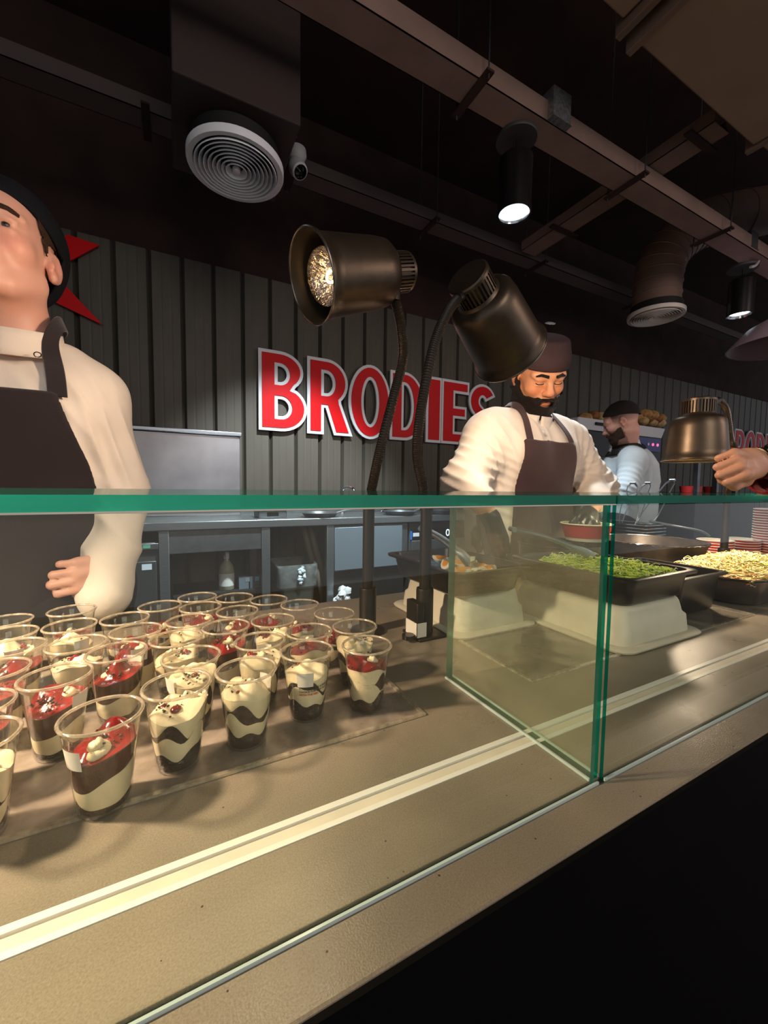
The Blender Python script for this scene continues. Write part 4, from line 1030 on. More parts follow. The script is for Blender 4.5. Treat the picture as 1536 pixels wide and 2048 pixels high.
# scale, tap, pans on the bench
sp = aty(540, 966, 2.95)
t = thing('digital_scale', 'small silver kitchen scale with a dark display on the bench', 'scale', (sp.x, 2.95, BZ))
MB().box((sp.x-.10, 2.86, BZ), (sp.x+.10, 3.04, BZ+.05)).build('scale_body', STEELD, t, bev=.008)
MB().box((sp.x-.11, 2.85, BZ+.05), (sp.x+.11, 3.05, BZ+.062)).build('weighing_plate', STEEL, t, bev=.003)
MB().box((sp.x-.04, 2.857, BZ+.012), (sp.x+.04, 2.860, BZ+.04)).build('display', BLACKP, t, smooth=False)
tp = aty(684, 960, 3.15)
t = thing('tap', 'slim chrome tap standing on the bench', 'tap', (tp.x, 3.15, BZ))
MB().tube(spline([(tp.x, 3.15, BZ), (tp.x, 3.15, BZ+.17), (tp.x+.02, 3.11, BZ+.22), (tp.x+.05, 3.03, BZ+.21), (tp.x+.05, 3.0, BZ+.15)], 6), .011, 10).build('spout', CHROME, t)
MB().cyl((tp.x, 3.15, BZ), (tp.x, 3.15, BZ+.03), .024).build('tap_base', CHROME, t)
MB().cyl((tp.x, 3.15, BZ+.05), (tp.x-.06, 3.13, BZ+.085), .006, n=8).build('lever', CHROME, t)
for i, (px, lb) in enumerate(((640, 'shallow steel pan lying on the bench, left of the lamp pole'), (800, 'shallow steel pan lying on the bench between the two lamp poles'), (880, 'shallow steel pan lying on the bench beside the glass divider'))):
    c = aty(px, 1015, 2.86); c.z = BZ
    t = thing('shallow_pan', lb, 'pan', c, 'shallow pans on the back bench')
    MB().lathe([(.001, 0), (.11, 0), (.135, .03), (.142, .032), (.134, .034), (.108, .006), (.001, .004)], 36).build('pan_body', STEEL, t, local=True)
    MB().tube([(.13, 0, .028), (.2, .0, .045), (.30, 0, .055)], [.008, .009, .010], 8).build('pan_handle', STEELD, t, local=True)
for i, (px, py, lb) in enumerate(((790, 968, 'flat dark baking sheet leaning on the bench behind the gooseneck'), (812, 966, 'second flat baking sheet leaning beside the first'))):
    c = aty(px, py, 3.12)
    t = thing('baking_sheet', lb, 'baking sheet', (c.x, 3.12, BZ), None)
    ax = Vector((.8, 0, .34)).normalized(); up = Vector((-.34, .3, .8)).normalized(); ay = ax.cross(up).normalized()
    MB().obox(Vector((c.x, 3.12, BZ+.075)), (ax, ay, ax.cross(ay)), (.10, .13, .004)).build('sheet', BLACKMETAL, t, bev=.002)
    MB().obox(Vector((c.x, 3.12, BZ+.075))-ay*.13, (ax, ay, ax.cross(ay)), (.10, .004, .008)).build('sheet_edge', CHROME, t, bev=.002)
# under-bench things: spray bottle, two boxes, bin, hose, bag
c = aty(455, 1178, 2.86); c.z = .23+.0
zb_ = aty(455, 1181, 2.86).z
t = thing('shelf_rack', 'low dark rack under the bench carrying the spray bottle and boxes', 'rack', (legx(450), 3.0, 0))
MB().box((legx(345), 2.82, zb_-.02), (legx(522), 3.2, zb_)).build('rack_shelf', BLACKM, t, smooth=False)
for px in (348, 519):
    for y in (2.83, 3.18): MB().box((legx(px)-.012, y-.01, .23), (legx(px)+.012, y+.01, zb_-.02)).build('rack_leg', BLACKM, t, smooth=False)
t = thing('spray_bottle', 'translucent white spray bottle under the bench', 'bottle', (c.x, 2.9, zb_))
BOT = pbr('bottle_plastic', (150, 150, 132), .35, 0, .4)
MB().lathe([(.001, 0), (.046, 0), (.05, .006), (.05, .13), (.042, .165), (.018, .20), (.015, .22)], 24).build('bottle_body', BOT, t, local=True)
MB().lathe([(.017, .212), (.019, .215), (.018, .24), (.012, .243)], 16).box((-.012, -.055, .24), (.012, .03, .272)).box((-.005, -.045, .20), (.005, -.035, .243)).build('trigger_head', WHITEPAINT, t, local=True, bev=.003)
MB().lathe([(.0505, .03), (.0505, .115)], 24).build('bottle_label', pbr('label_white', (206, 208, 204), .5), t, local=True)
for px, lb, m_ in ((488, 'small grey blue carton under the bench beside the spray bottle', (92, 104, 116)), (507, 'small dark carton with a light blue corner label under the bench', (74, 84, 92))):
    x = aty(px, 1170, 2.88).x
    t = thing('small_carton', lb, 'carton', (x, 2.88, zb_))
    MB().box((-.038, -.03, 0), (.038, .05, .085)).build('carton_body', pbr('carton%d' % px, m_, .6), t, local=True, bev=.002)
    MB().box((.005, -.0315, .05), (.034, -.03, .08)).build('carton_label', pbr('carton_label%d' % px, (120, 176, 210) if px > 500 else (112, 122, 130), .5), t, local=True, smooth=False)
c = aty(585, 1170, 2.95)
t = thing('waste_bin', 'grey waste bin lined with a clear bag under the bench', 'bin', (c.x, 2.95, 0))
MB().rrect([(.0, .10, .13, .03), (.60, .135, .165, .03), (.61, .142, .172, .03), (.615, .142, .172, .03), (.60, .13, .16, .03), (.05, .10, .13, .03)], 0, 0).build('bin_body', pbr('bin_grey', (92, 94, 88), .5), t, local=True)
MB().rrect([(.47+.0, .141, .171, .03), (.55, .146, .176, .03), (.62, .147, .177, .03), (.632, .143, .173, .03), (.60, .128, .158, .03)], 0, 0, cap0=False).build('bin_bag', clear('bag_film', (.86, .88, .88, 1), 1.0, .2, .25, (220, 228, 230), hscale=25), t, local=True)
mb = MB()
for k in range(16): mb.ell((.02+random.uniform(-.02, .02), -.178+random.uniform(-.012, .006), .50+.11*random.random()), (.014, .008, .012), 7, 5, jit=.5)
mb.build('bag_knot', pbr('bag_white', (190, 205, 212), .25), t, local=True)
t = thing('drain_hose', 'pair of thick grey hoses hanging down under the bench', 'hose', (legx(640), 2.95, 0))
for k in (0, 1):
    x = legx(630)+.05*k
    MB().tube(spline([(x-.03, 2.97, BZ-.056), (x-.01, 2.95, .80), (x+.02, 2.93, .66), (x+.07, 2.92, .50), (x+.12, 2.93, .30)], 6), .024, 12).build('hose', pbr('hose_grey', (104, 96, 84), .5), t)
c = aty(684, 1188, 2.68)
t = thing('crumpled_bag', 'crumpled white plastic bag on the floor level behind the counter', 'bag', (c.x, 2.68, .34))
mb = MB()
for k in range(14): mb.ell((random.uniform(-.04, .04), random.uniform(-.03, .03), .04+random.uniform(-.04, .06)), (.035, .03, .03), 8, 6, jit=.35)
mb.build('bag_body', pbr('bag_white2', (196, 198, 200), .4), t, local=True)
MB().box((-.09, -.08, -.34), (.09, .08, 0)).build('bag_stand', BLACKM, t, local=True, smooth=False)

# ---------------------------------------------------------------- oven with bread tray behind the far man
ox0, ox1 = aty(1160, 870, 2.55).x, aty(1327, 880, 2.55).x
oz = aty(1325, 876, 2.55).z
t = thing('oven', 'tall black oven with a blue control panel behind the man turned away', 'oven', ((ox0+ox1)/2, 2.9, 0))
MB().box((ox0, 2.56, 0), (ox1-.02, 3.3, oz-.003)).build('oven_body', pbr('oven_black', (30, 28, 26), .35, .3), t, bev=.01)
MB().box((ox1-.48, 2.548, oz-.16), (ox1-.06, 2.56, oz-.02)).build('control_panel', pbr('panel_blue', (44, 52, 120), .35), t, smooth=False)
for k in range(3):
    x = ox1-.30+.09*k; MB().cyl((x, 2.548, oz-.085), (x, 2.540, oz-.085), .016, n=14).build('indicator', emit('indicator_pink', (255, 120, 170), 1.0) if k else WHITEPAINT, t)
MB().box((ox0+.06, 2.546, .35), (ox1-.55, 2.56, oz-.25)).build('oven_door', pbr('oven_door', (46, 42, 38), .2, .2), t, bev=.006)
MB().cyl((ox0+.1, 2.52, oz-.30), (ox1-.6, 2.52, oz-.30), .012, n=10).build('door_handle', STEELD, t)
tr_ = thing('bread_tray', 'white tray of bread rolls on top of the black oven', 'tray', ((ox0+ox1)/2, 2.85, oz))
hx_ = (ox1-ox0)/2+.03; cx_ = (ox0+ox1)/2
MB().rrect([(oz, hx_-.02, .30, .02), (oz+.10, hx_, .32, .02), (oz+.104, hx_, .32, .02), (oz+.10, hx_-.008, .312, .02), (oz+.04, hx_-.02, .30, .02)], cx_, 2.87).build('tray_body', pbr('tray_white', (206, 208, 210), .5), tr_)
MB().box((ox0+.22, 2.538, oz+.05), (ox0+.44, 2.552, oz+.075)).build('hand_hole', BLACKM, tr_, smooth=False)
BRD = [pbr('bread%d' % i, c, .7, 0, .3, .3, 20, .3, 40) for i, c in enumerate(((196, 150, 90), (168, 112, 62), (214, 180, 128)))]
k = 0
for px, py in sorted(((1170, 836), (1186, 833), (1202, 835), (1252, 822), (1262, 830), (1270, 836), (1278, 838), (1288, 828), (1296, 836), (1304, 830), (1312, 838), (1320, 837), (1284, 843), (1258, 842), (1300, 845), (1316, 846))):
    p = aty(px, py, 2.70+.02*(k % 4)); 
    t = thing('bread_roll', ('pale' if k % 3 == 2 else 'brown' if k % 3 == 1 else 'golden')+' bread roll in the white tray on the oven, '+nth(k, 16), 'bread roll', (p.x, p.y, max(oz+.045, p.z-.05)), 'bread rolls in the white tray')
    MB().ell((0, 0, .05), (.085, .065, .055), 14, 9, Matrix.Rotation(k*1.3, 3, 'Z'), .10).build('crust', BRD[k % 3], t, local=True, angle=3)
    k += 1
# dark shelving between the oven and the right-hand sign with red tubs
t = thing('shelf_unit', 'dark shelf unit with red tubs, beyond the upright heat lamp', 'shelf unit', aty(1420, 985, 2.3))
c = aty(1425, 975, 2.3)
MB().box((c.x-.45, 2.25, 0), (c.x+.9, 2.7, c.z-.06)).build('cabinet', pbr('unit_dark', (40, 38, 36), .5), t, bev=.006)
for dxp in (-.42, .0, .45): MB().box((c.x+dxp, 2.26, c.z-.06), (c.x+dxp+.05, 2.31, c.z+.30)).build('upright', STEELD, t, bev=.003)
for px in (1385, 1403, 1432):
    p = aty(px, 977, 2.3); o = MB().lathe([(.001, 0), (.055, 0), (.065, .07), (.06, .07), (.05, .01), (.001, .01)], 20, (p.x, 2.36, c.z-.06)).build('red_tub', pbr('tub_red', (196, 50, 48), .45)); tag(o, 'small red tub on the dark shelf unit, '+{1385: 'left', 1403: 'middle', 1432: 'right'}[px]+' one of three', 'tub', 'red tubs on the dark shelf unit')
p = aty(1352, 970, .80)

# ================================================================ PEOPLE (implicit surfaces meshed into one skin)
class SDF:
    def __init__(s): s.ops = []; s.R = np.eye(3); s.o = np.zeros(3)
    def frame(s, o=(0,0,0), R=None): s.o = np.array(o, float); s.R = np.eye(3) if R is None else np.array(R, float); return s
    def w(s, p): return s.o + s.R @ np.array(p, float)
    def cone(s, a, b, ra, rb, k=.02, sub=False):
        a, b = s.w(a), s.w(b); ab = b-a; L2 = ab@ab
        def fn(p):
            h = np.clip(((p-a)@ab)/L2, 0, 1); q = p-a-h[:, None]*ab
            return np.sqrt((q*q).sum(1))-(ra+(rb-ra)*h)
        r = max(ra, rb); s.ops.append((fn, np.minimum(a, b)-r, np.maximum(a, b)+r, k, sub)); return s
    def ell(s, c, r, k=.02, sub=False, R=None):
        c = s.w(c); Rm = s.R if R is None else s.R @ np.array(R); r = np.array(r, float); mr = r.max()
        def fn(p):
            q = (p-c) @ Rm; k0 = np.sqrt(((q/r)**2).sum(1)); k1 = np.sqrt(((q/(r*r))**2).sum(1))+1e-9
            return k0*(k0-1)/k1
        s.ops.append((fn, c-mr, c+mr, k, sub)); return s
    def fn(s, f, lo, hi, k, sub=False): s.ops.append((f, np.array(lo), np.array(hi), k, sub)); return s
    def __call__(s, p):
        d = np.full(len(p), 1.0)
        for fn, lo, hi, k, sub in s.ops:
            mg = .06+k
            m = np.all((p > lo-mg) & (p < hi+mg), axis=1)
            if not m.any(): continue
            a = d[m]; b = fn(p[m])
            if sub: b = -b; h = np.clip(.5-.5*(a-b)/k, 0, 1); d[m] = a*(1-h)+b*h + k*h*(1-h)
            else: h = np.clip(.5+.5*(a-b)/k, 0, 1); d[m] = a*(1-h)+b*h - k*h*(1-h)
        return d
def snet(f, lo, hi, h):
    lo = np.array(lo, float); hi = np.array(hi, float); B = 5
    nb = np.ceil((hi-lo)/(h*B)).astype(int)+1; n = nb*B
    D = np.empty(n, dtype=np.float32)
    g = np.stack(np.meshgrid(*[np.arange(k) for k in nb], indexing='ij'), -1).reshape(-1, 3)
    cd = f(lo+h*(g*B+(B-1)/2))
    act = np.abs(cd) < h*B*1.6+.004
    D.reshape(nb[0], B, nb[1], B, nb[2], B)[:] = cd.reshape(nb[0], 1, nb[1], 1, nb[2], 1)
    ga = g[act]; off = np.stack(np.meshgrid(*[np.arange(B)]*3, indexing='ij'), -1).reshape(-1, 3)
    for c0 in range(0, len(ga), 8000):
        q = (ga[c0:c0+8000, None]*B+off[None]).reshape(-1, 3)
        D[q[:, 0], q[:, 1], q[:, 2]] = f(lo+h*q)
    S = D < 0
    c8 = [S[i:n[0]-1+i, j:n[1]-1+j, k:n[2]-1+k] for i in (0, 1) for j in (0, 1) for k in (0, 1)]
    any_ = c8[0].copy(); all_ = c8[0].copy()
    for c in c8[1:]: any_ |= c; all_ &= c
    cells = np.argwhere(any_ & ~all_)
    co = np.array([(i, j, k) for i in (0, 1) for j in (0, 1) for k in (0, 1)])
    q = cells[:, None]+co[None]; dv = D[q[..., 0], q[..., 1], q[..., 2]]
    E_ = [(a, b) for a in range(8) for b in range(a+1, 8) if np.abs(co[a]-co[b]).sum() == 1]
    P = np.zeros((len(cells), 3)); cnt = np.zeros(len(cells))
    for a, b in E_:
        m = (dv[:, a] < 0) != (dv[:, b] < 0); t = dv[m, a]/(dv[m, a]-dv[m, b])
        P[m] += co[a]+t[:, None]*(co[b]-co[a]); cnt[m] += 1
    V = lo+h*(cells+P/cnt[:, None])
    idx = -np.ones(n, dtype=np.int64); idx[cells[:, 0], cells[:, 1], cells[:, 2]] = np.arange(len(cells))
    F = []
    for ax in range(3):
        sl = [slice(1, n[i]-1) for i in range(3)]; s2 = list(sl); sl[ax] = slice(0, n[ax]-1); s2[ax] = slice(1, n[ax])
        A, Bq = S[tuple(sl)], S[tuple(s2)]
        e = np.argwhere(A != Bq); base = np.array([1, 1, 1]); base[ax] = 0; e = e+base
        u, v = [(1, 2), (2, 0), (0, 1)][ax]; du = np.eye(3, dtype=int)[u]; dv_ = np.eye(3, dtype=int)[v]
        ins = S[e[:, 0], e[:, 1], e[:, 2]]
        def id_(x): return idx[x[:, 0], x[:, 1], x[:, 2]]
        quad = np.stack([id_(e-du-dv_), id_(e-dv_), id_(e), id_(e-du)], 1)
        quad[~ins] = quad[~ins][:, ::-1]
        F.append(quad[(quad >= 0).all(1)])
    return V, np.concatenate(F)
def vnormals(V, F):
    nn = np.cross(V[F[:, 2]]-V[F[:, 0]], V[F[:, 3]]-V[F[:, 1]]); out = np.zeros_like(V)
    for k in range(4): np.add.at(out, F[:, k], nn)
    return out/(np.linalg.norm(out, axis=1)[:, None]+1e-12)
def smooth(V, F, it=1, lam=.5):
    for _ in range(it):
        s = np.zeros_like(V); c = np.zeros(len(V))
        for k in range(4):
            for j in (1, 3): np.add.at(s, F[:, k], V[F[:, (k+j) % 4]]); np.add.at(c, F[:, k], 1)
        V = V+lam*(s/np.maximum(c, 1)[:, None]-V)
    return V
def noise3(p, sc, seed=0):
    r = np.random.default_rng(seed); out = np.zeros(len(p))
    for _ in range(7):
        d = r.normal(size=3); d /= np.linalg.norm(d); out += np.sin((p@d)*sc*r.uniform(.6, 1.6)+r.uniform(0, 6.28)+1.3*np.sin((p@np.roll(d, 1))*sc*.7))
    return out/7
def region(V, F, s):
    """keep faces where s<0 and pull the border onto s=0 (s given per vertex as function)"""
    val = s(V); keep = (val[F] < 0).all(1); F2 = F[keep]
    used = np.unique(F2); mp = -np.ones(len(V), int); mp[used] = np.arange(len(used)); V2 = V[used].copy(); F2 = mp[F2]
    e = np.concatenate([F2[:, [k, (k+1) % 4]] for k in range(4)]); es = np.sort(e, 1); key = es[:, 0]*len(V2)+es[:, 1]
    uq, inv, ct = np.unique(key, return_inverse=True, return_counts=True); bd = np.unique(es[ct[inv] == 1])
    ep = 1e-4; P = V2[bd]; v0 = s(P); G = np.stack([(s(P+ep*np.eye(3)[i])-v0)/ep for i in range(3)], 1)
    st = -v0[:, None]*G/(np.maximum((G*G).sum(1), .2)[:, None]); L_ = np.linalg.norm(st, axis=1)[:, None]; V2[bd] = P+st*np.minimum(1, .006/np.maximum(L_, 1e-9))
    return V2, F2
def head_frame(fwd, pitch, roll=0.0):
    f = np.array([fwd[0], fwd[1], 0.0]); f /= np.linalg.norm(f); z = np.array([0, 0, 1.0]); x = np.cross(f, z)
    c, s = math.cos(pitch), math.sin(pitch); f2 = f*c-z*s; z2 = f*s+z*c
    c, s = math.cos(roll), math.sin(roll); x2 = x*c+z2*s; z3 = -x*s+z2*c
    return np.stack([x2, f2, z3], 1)
def add_head(S, o, R, neck_to, neck_r=.058, wide=1.0, brow=1.0, open_=False):
    S.frame(o, R); w_ = wide
    S.ell((0, -.012, .045), (.074*w_, .096, .088), .01)
    S.ell((0, .022, -.035), (.062*w_, .070, .085), .03)
    S.ell((0, .050, .03), (.056*w_, .045, .055), .02)
    for sx in (-1, 1):
        S.ell((sx*.040*w_, .058, -.020), (.026, .030, .026), .02)
        S.cone((sx*.054*w_, .005, -.055), (sx*.030, .060, -.092), .020, .018, .025)
        S.ell((sx*.033, .105, .010), (.021, .022, .014), .012, sub=True)
        S.ell((sx*.032, .0765, .008), (.0155, .0150, .0145), .004)
        S.ell((sx*.032, .0855, .0165), (.0185, .0100, .0050), .006)      # upper lid fold
        S.ell((sx*.032, .084, -.002), (.0170, .0090, .0045), .007)       # lower lid
        if open_: S.ell((sx*.0325, .099, .0065), (.0128, .0150, .0058), .002, sub=True)
        S.cone((sx*.012, .093, .029), (sx*.050*w_, .074, .030), .0085*brow, .0075*brow, .014)
        S.ell((sx*.0135, .103, -.0275), (.0085, .0105, .0085), .007)
        S.ell((sx*.0075, .108, -.0365), (.0042, .0050, .0045), .003, sub=True)
        Rt = np.array(Matrix.Rotation(sx*.35, 3, 'Z') @ Matrix.Rotation(-.18, 3, 'X'))
        S.ell((sx*.079*w_, -.012, -.003), (.0085, .0195, .031), .006, R=Rt)
        S.ell((sx*.0865*w_, -.008, .004), (.0060, .0115, .0185), .005, sub=True, R=Rt)
        S.ell((sx*.081*w_, -.004, -.026), (.0070, .0100, .0110), .006)
        S.ell((sx*.080*w_, .004, -.004), (.005, .005, .008), .005)
    S.cone((0, .090, .022), (0, .112, -.020), .0085, .0125, .012)
    S.ell((0, .1145, -.0235), (.0130, .0125, .0110), .010)
    S.ell((0, .086, -.060), (.030, .018, .022), .018)
    S.ell((0, .098, -.0565), (.0225, .0095, .0060), .005); S.ell((0, .0965, -.0670), (.0195, .0100, .0070), .005)
    S.ell((0, .112, -.0615), (.0240, .0110, .0016), .003, sub=True)
    S.ell((0, .078, -.098), (.024, .022, .020), .018)
    S.frame(); hb = np.array(o)+R @ np.array([0, -.022, -.06]); S.cone(hb, neck_to, neck_r*.95, neck_r*1.08, .03)
    S.frame(o, R)
def add_hand(S, o, R, side, curl, thumb, sc=1.0, spread=1.0):
    """local axes: +y along the fingers, +z back of the hand, +x towards the thumb when side=+1"""
    S.frame(o, R); q = sc; sd = side
    S.cone((sd*.018*q, .004, 0), (sd*.026*q, .082*q, 0), .0165*q, .0135*q, .012); S.cone((-sd*.016*q, .004, 0), (-sd*.026*q, .074*q, -.002), .0165*q, .0125*q, .012)
    S.cone((0, -.01, 0), (0, .08*q, .001), .0175*q, .0145*q, .014); S.cone((sd*.016*q, .01, -.010), (sd*.030*q, .045*q, -.012), .015*q, .012*q, .012)
    for i, (bx, by, L_, r) in enumerate(((.029, .086, .078, .0092), (.0095, .090, .086, .0094), (-.0095, .087, .079, .0090), (-.028, .079, .062, .0080))):
        p = np.array([sd*bx*q, by*q, 0]); a = 0; out = (bx*1.6)*spread
        seg = (.46, .31, .23); c = curl[i] if hasattr(curl, '__len__') else curl; rr = r*q
        for j in range(3):
            a += c*(.75, 1.0, .7)[j]
            d = np.array([sd*out*math.cos(a), math.cos(a), -math.sin(a)]); d /= np.linalg.norm(d)
            e = p+d*L_*seg[j]*q; S.cone(p, e, rr*(1.03 if j else 1.06), rr*(.95 if j < 2 else .82), .0035); p = e; rr *= .94
    p = np.array([sd*.022*q, .018*q, -.012*q])
    for j, e in enumerate(thumb):
        e = np.array([sd*e[0]*q, e[1]*q, e[2]*q]); S.cone(p, e, (.0135, .0115, .0105)[j]*q, (.0115, .0105, .0085)[j]*q, .006); p = e
    S.frame()
def frame_from(y, z):
    y = np.array(y, float); y /= np.linalg.norm(y); z = np.array(z, float); z = z-y*(z@y); z /= np.linalg.norm(z); x = np.cross(y, z); return np.stack([x, y, z], 1)
def skin_tint(V, o, R, base, lip=(.42, .13, .10), brow=None):
    q = (V-np.array(o)) @ R; b = np.array(base)
    T = np.tile(b, (len(V), 1))*(1+.10*noise3(V, 45, 3)[:, None])
    near = np.linalg.norm(q, axis=1) < .16
    def mix(m, c, a): 
        m = np.clip(m, 0, 1)[:, None]*a*near[:, None]; T[:] = T*(1-m)+np.array(c)*m
    ch = np.exp(-(((np.abs(q[:, 0])-.042)/.02)**2+((q[:, 2]+.022)/.02)**2+((q[:, 1]-.075)/.04)**2)); mix(ch, b*np.array([1.08, .72, .66]), .6)
    ns = np.exp(-((q[:, 0]/.014)**2+((q[:, 2]+.024)/.014)**2+((q[:, 1]-.118)/.02)**2)); mix(ns, b*np.array([1.05, .72, .66]), .6)
    lp = np.exp(-((q[:, 0]/.021)**4+((q[:, 2]+.0615)/.0085)**4+((q[:, 1]-.104)/.02)**4)); mix(lp, lip, .75)
    er = np.exp(-(((np.abs(q[:, 0])-.083)/.012)**2+((q[:, 2])/.03)**2+((q[:, 1]+.01)/.03)**2)); mix(er, b*np.array([1.05, .70, .62]), .5)
    return np.clip(T, 0, 1)
def capsule_region(P, a, b, r):
    a = np.array(a); b = np.array(b); ab = b-a; h = np.clip(((P-a)@ab)/(ab@ab), 0, 1); return np.linalg.norm(P-a-h[:, None]*ab, axis=1)-r
def sheet(name, S, off, lo, hi, h, reg, mat, parent, thick=.0022, sm=2, amp=0.0, seed=1, bumpf=None):
    V, F = snet(lambda p: S(p)-off, lo, hi, h); V = smooth(V, F, sm)
    if amp: V = V+vnormals(V, F)*(amp*noise3(V*np.array([1.6, 1.6, .7]), 22, seed))[:, None]
    V, F = region(V, F, reg)
    o = obj(name, V, F, mat, parent, angle=3.2)
    md = o.modifiers.new('thickness', 'SOLIDIFY'); md.thickness = thick; md.offset = 1
    return o
def folds(V, Nn, specs):
    """specs: (centre, axis across the folds, spacing, amplitude, reach)"""
    d = np.zeros(len(V))
    for c, ax, sp, am, rch in specs:
        ax = np.array(ax, float); ax /= np.linalg.norm(ax); q = V-np.array(c); fall = np.exp(-(q*q).sum(1)/(rch*rch))
        ph = (q@ax)/sp*6.283+3.4*noise3(V, 13, int(am*1e5)+len(d) % 17); d += 1.15*am*fall*(.35+.9*np.clip(noise3(V, 19, int(am*1e6) % 97)+.4, 0, 1))*(1-2*np.abs(np.sin(ph*.5)))
    return V+Nn*d[:, None]
def ribbon(name, S, pts, width, off, mat, parent, side=None):
    P = np.array([list(p) for p in spline(pts, 7)])
    for _ in range(6):
        d = S(P)-off; G = np.stack([(S(P+1e-3*np.eye(3)[i])-S(P-1e-3*np.eye(3)[i]))/2e-3 for i in range(3)], 1); P = P-G*d[:, None]/np.maximum((G*G).sum(1), .3)[:, None]
    T = np.gradient(P, axis=0); T /= np.linalg.norm(T, axis=1)[:, None]; G /= np.linalg.norm(G, axis=1)[:, None]+1e-9; Sd = np.cross(T, G); Sd /= np.linalg.norm(Sd, axis=1)[:, None]+1e-9
    for _ in range(3): P[1:-1] = .5*P[1:-1]+.25*(P[:-2]+P[2:]); G[1:-1] = .5*G[1:-1]+.25*(G[:-2]+G[2:]); Sd[1:-1] = .5*Sd[1:-1]+.25*(Sd[:-2]+Sd[2:])
    V = []; F = []
    for p, g, s_ in zip(P, G, Sd):
        for a, b_ in ((-.5, 0), (-.46, .0022), (.46, .0022), (.5, 0)): V.append(p+s_*(a*width)+g*b_)
    for i in range(len(P)-1):
        for k in range(4): F.append((i*4+k, i*4+(k+1)%4, i*4+4+(k+1)%4, i*4+4+k))
    return obj(name, V, F, mat, parent, angle=.8)
def eye(parent, o, R, sx, look, iris, rad=.0148):
    c = np.array(o)+R @ np.array([sx*.032, .0745, .0075]); d = R @ np.array(look); d = Vector(d/np.linalg.norm(d))
    ey_ = MB().ell(c, (rad, rad, rad), 18, 12).build('eye', pbr('eye_white', (214, 200, 192), .15), parent, angle=3)
    MB().lathe([(.0062, .0), (.005, .0010), (.001, .0014)], 18, Vector(c)+d*(rad-.0007), d).build('iris', pbr('iris_%d_%d_%d' % iris, iris, .1), ey_, angle=3)
    MB().lathe([(.0028, .0), (.001, .0004)], 14, Vector(c)+d*(rad+.0008), d).build('pupil', BLACKP, ey_, angle=3)
def legs(parent, c, m, w_=.10, top=1.0):
    S = SDF(); 
    for s_ in (-1, 1):
        S.cone((c[0]+s_*w_, c[1], top-.03), (c[0]+s_*(w_+.01), c[1]-.01, .52), .10, .075, .04); S.cone((c[0]+s_*(w_+.01), c[1]-.01, .52), (c[0]+s_*(w_+.02), c[1]+.01, .07), .075, .06, .03)
        S.ell((c[0]+s_*(w_+.02), c[1]-.05, .045), (.05, .13, .045), .02)
    S.ell((c[0], c[1], top-.02), (w_+.10, .13, .14), .05)
    V, F = snet(S, (c[0]-.4, c[1]-.3, -.01), (c[0]+.4, c[1]+.25, top+.16), .016); V[:, 2] = np.maximum(V[:, 2], .0)
    obj('trousers', smooth(V, F, 1), F, m, parent, angle=3.2)
TROUS = pbr('dark_trousers', (30, 28, 30), .85)

# ---------------------------------------------------------------- the bearded chef
PC = thing('person', 'bearded chef in white jacket and dark cap filling a red bowl behind the counter', 'person', (1.2, 1.12, 0))
hc = np.array([1.208, 1.075, 1.615]); ang = math.radians(247); HR = head_frame((math.cos(ang), math.sin(ang)), math.radians(33), math.radians(-3))
tors = SDF(); 
shL, shR = np.array([1.010, 1.125, 1.375]), np.array([1.425, 1.125, 1.385])
elL, elR = np.array([.858, 1.055, 1.215]), np.array([1.525, 1.045, 1.205])
wrL, wrR = np.array([.765, .865, 1.150]), np.array([1.235, .865, 1.135])
B_ = SDF()
add_head(B_, hc, HR, (1.205, 1.145, 1.43), .064, 1.06, 1.25)
B_.frame()
for a, b_, ra, rb in ((shL, elL, .055, .045), (shR, elR, .055, .045), (elL, wrL, .047, .029), (elR, wrR, .047, .029)): B_.cone(a, b_, ra, rb, .02)
B_.ell((1.205, 1.15, 1.22), (.19, .12, .26), .05); B_.cone(shL, shR, .06, .06, .05)
hLR = frame_from((.22, -.20, -.95), (-.55, -.75, .05)); hL0 = wrL+np.array([.012, -.012, -.03])
add_hand(B_, hL0, hLR, 1, (.35, .45, .5, .55), ((.048, .040, -.02), (.055, .068, -.028), (.05, .092, -.03)), .95)
hRR = frame_from((-.80, -.45, -.30), (.25, -.55, .80)); hR0 = wrR+np.array([-.02, -.012, -.005])
add_hand(B_, hR0, hRR, -1, (.55, .55, .5, .5), ((.055, .03, -.02), (.065, .06, -.045), (.060, .085, -.07)), .92)
V, F = snet(B_, (.66, .72, .92), (1.66, 1.32, 1.80), .0036); V = smooth(V, F, 1, .4)
obj('body', V, F, SKIN, PC, angle=3.2, tint=skin_tint(V, hc, HR, (.66, .31, .165), (.46, .15, .10)))
legs(PC, (1.205, 1.15), TROUS, .10, .98)
# jacket
J = SDF()
J.ell((1.205, 1.15, 1.26), (.225, .150, .20), .05); J.ell((1.205, 1.15, 1.05), (.235, .165, .26), .08)
J.cone(shL, shR, .088, .088, .06); J.cone((1.06, 1.14, 1.43), (1.35, 1.14, 1.43), .068, .068, .05); J.ell((1.12, 1.09, 1.32), (.12, .10, .10), .05); J.ell((1.30, 1.09, 1.32), (.12, .10, .10), .05)
JT = SDF(); JT.ops = list(J.ops)
J.cone(shL, elL, .082, .078, .045); J.cone(shR, elR, .082, .074, .045); J.cone(elL, elL*.30+wrL*.70, .080, .050, .03); J.cone(elR, elR*.35+wrR*.65, .076, .050, .03)
V, F = snet(J, (.66, .72, .80), (1.70, 1.40, 1.60), .0065); V = smooth(V, F, 2)
Nn = vnormals(V, F); V = V+Nn*(.0035*noise3(V*np.array([1.5, 1.5, .6]), 24, 5))[:, None]
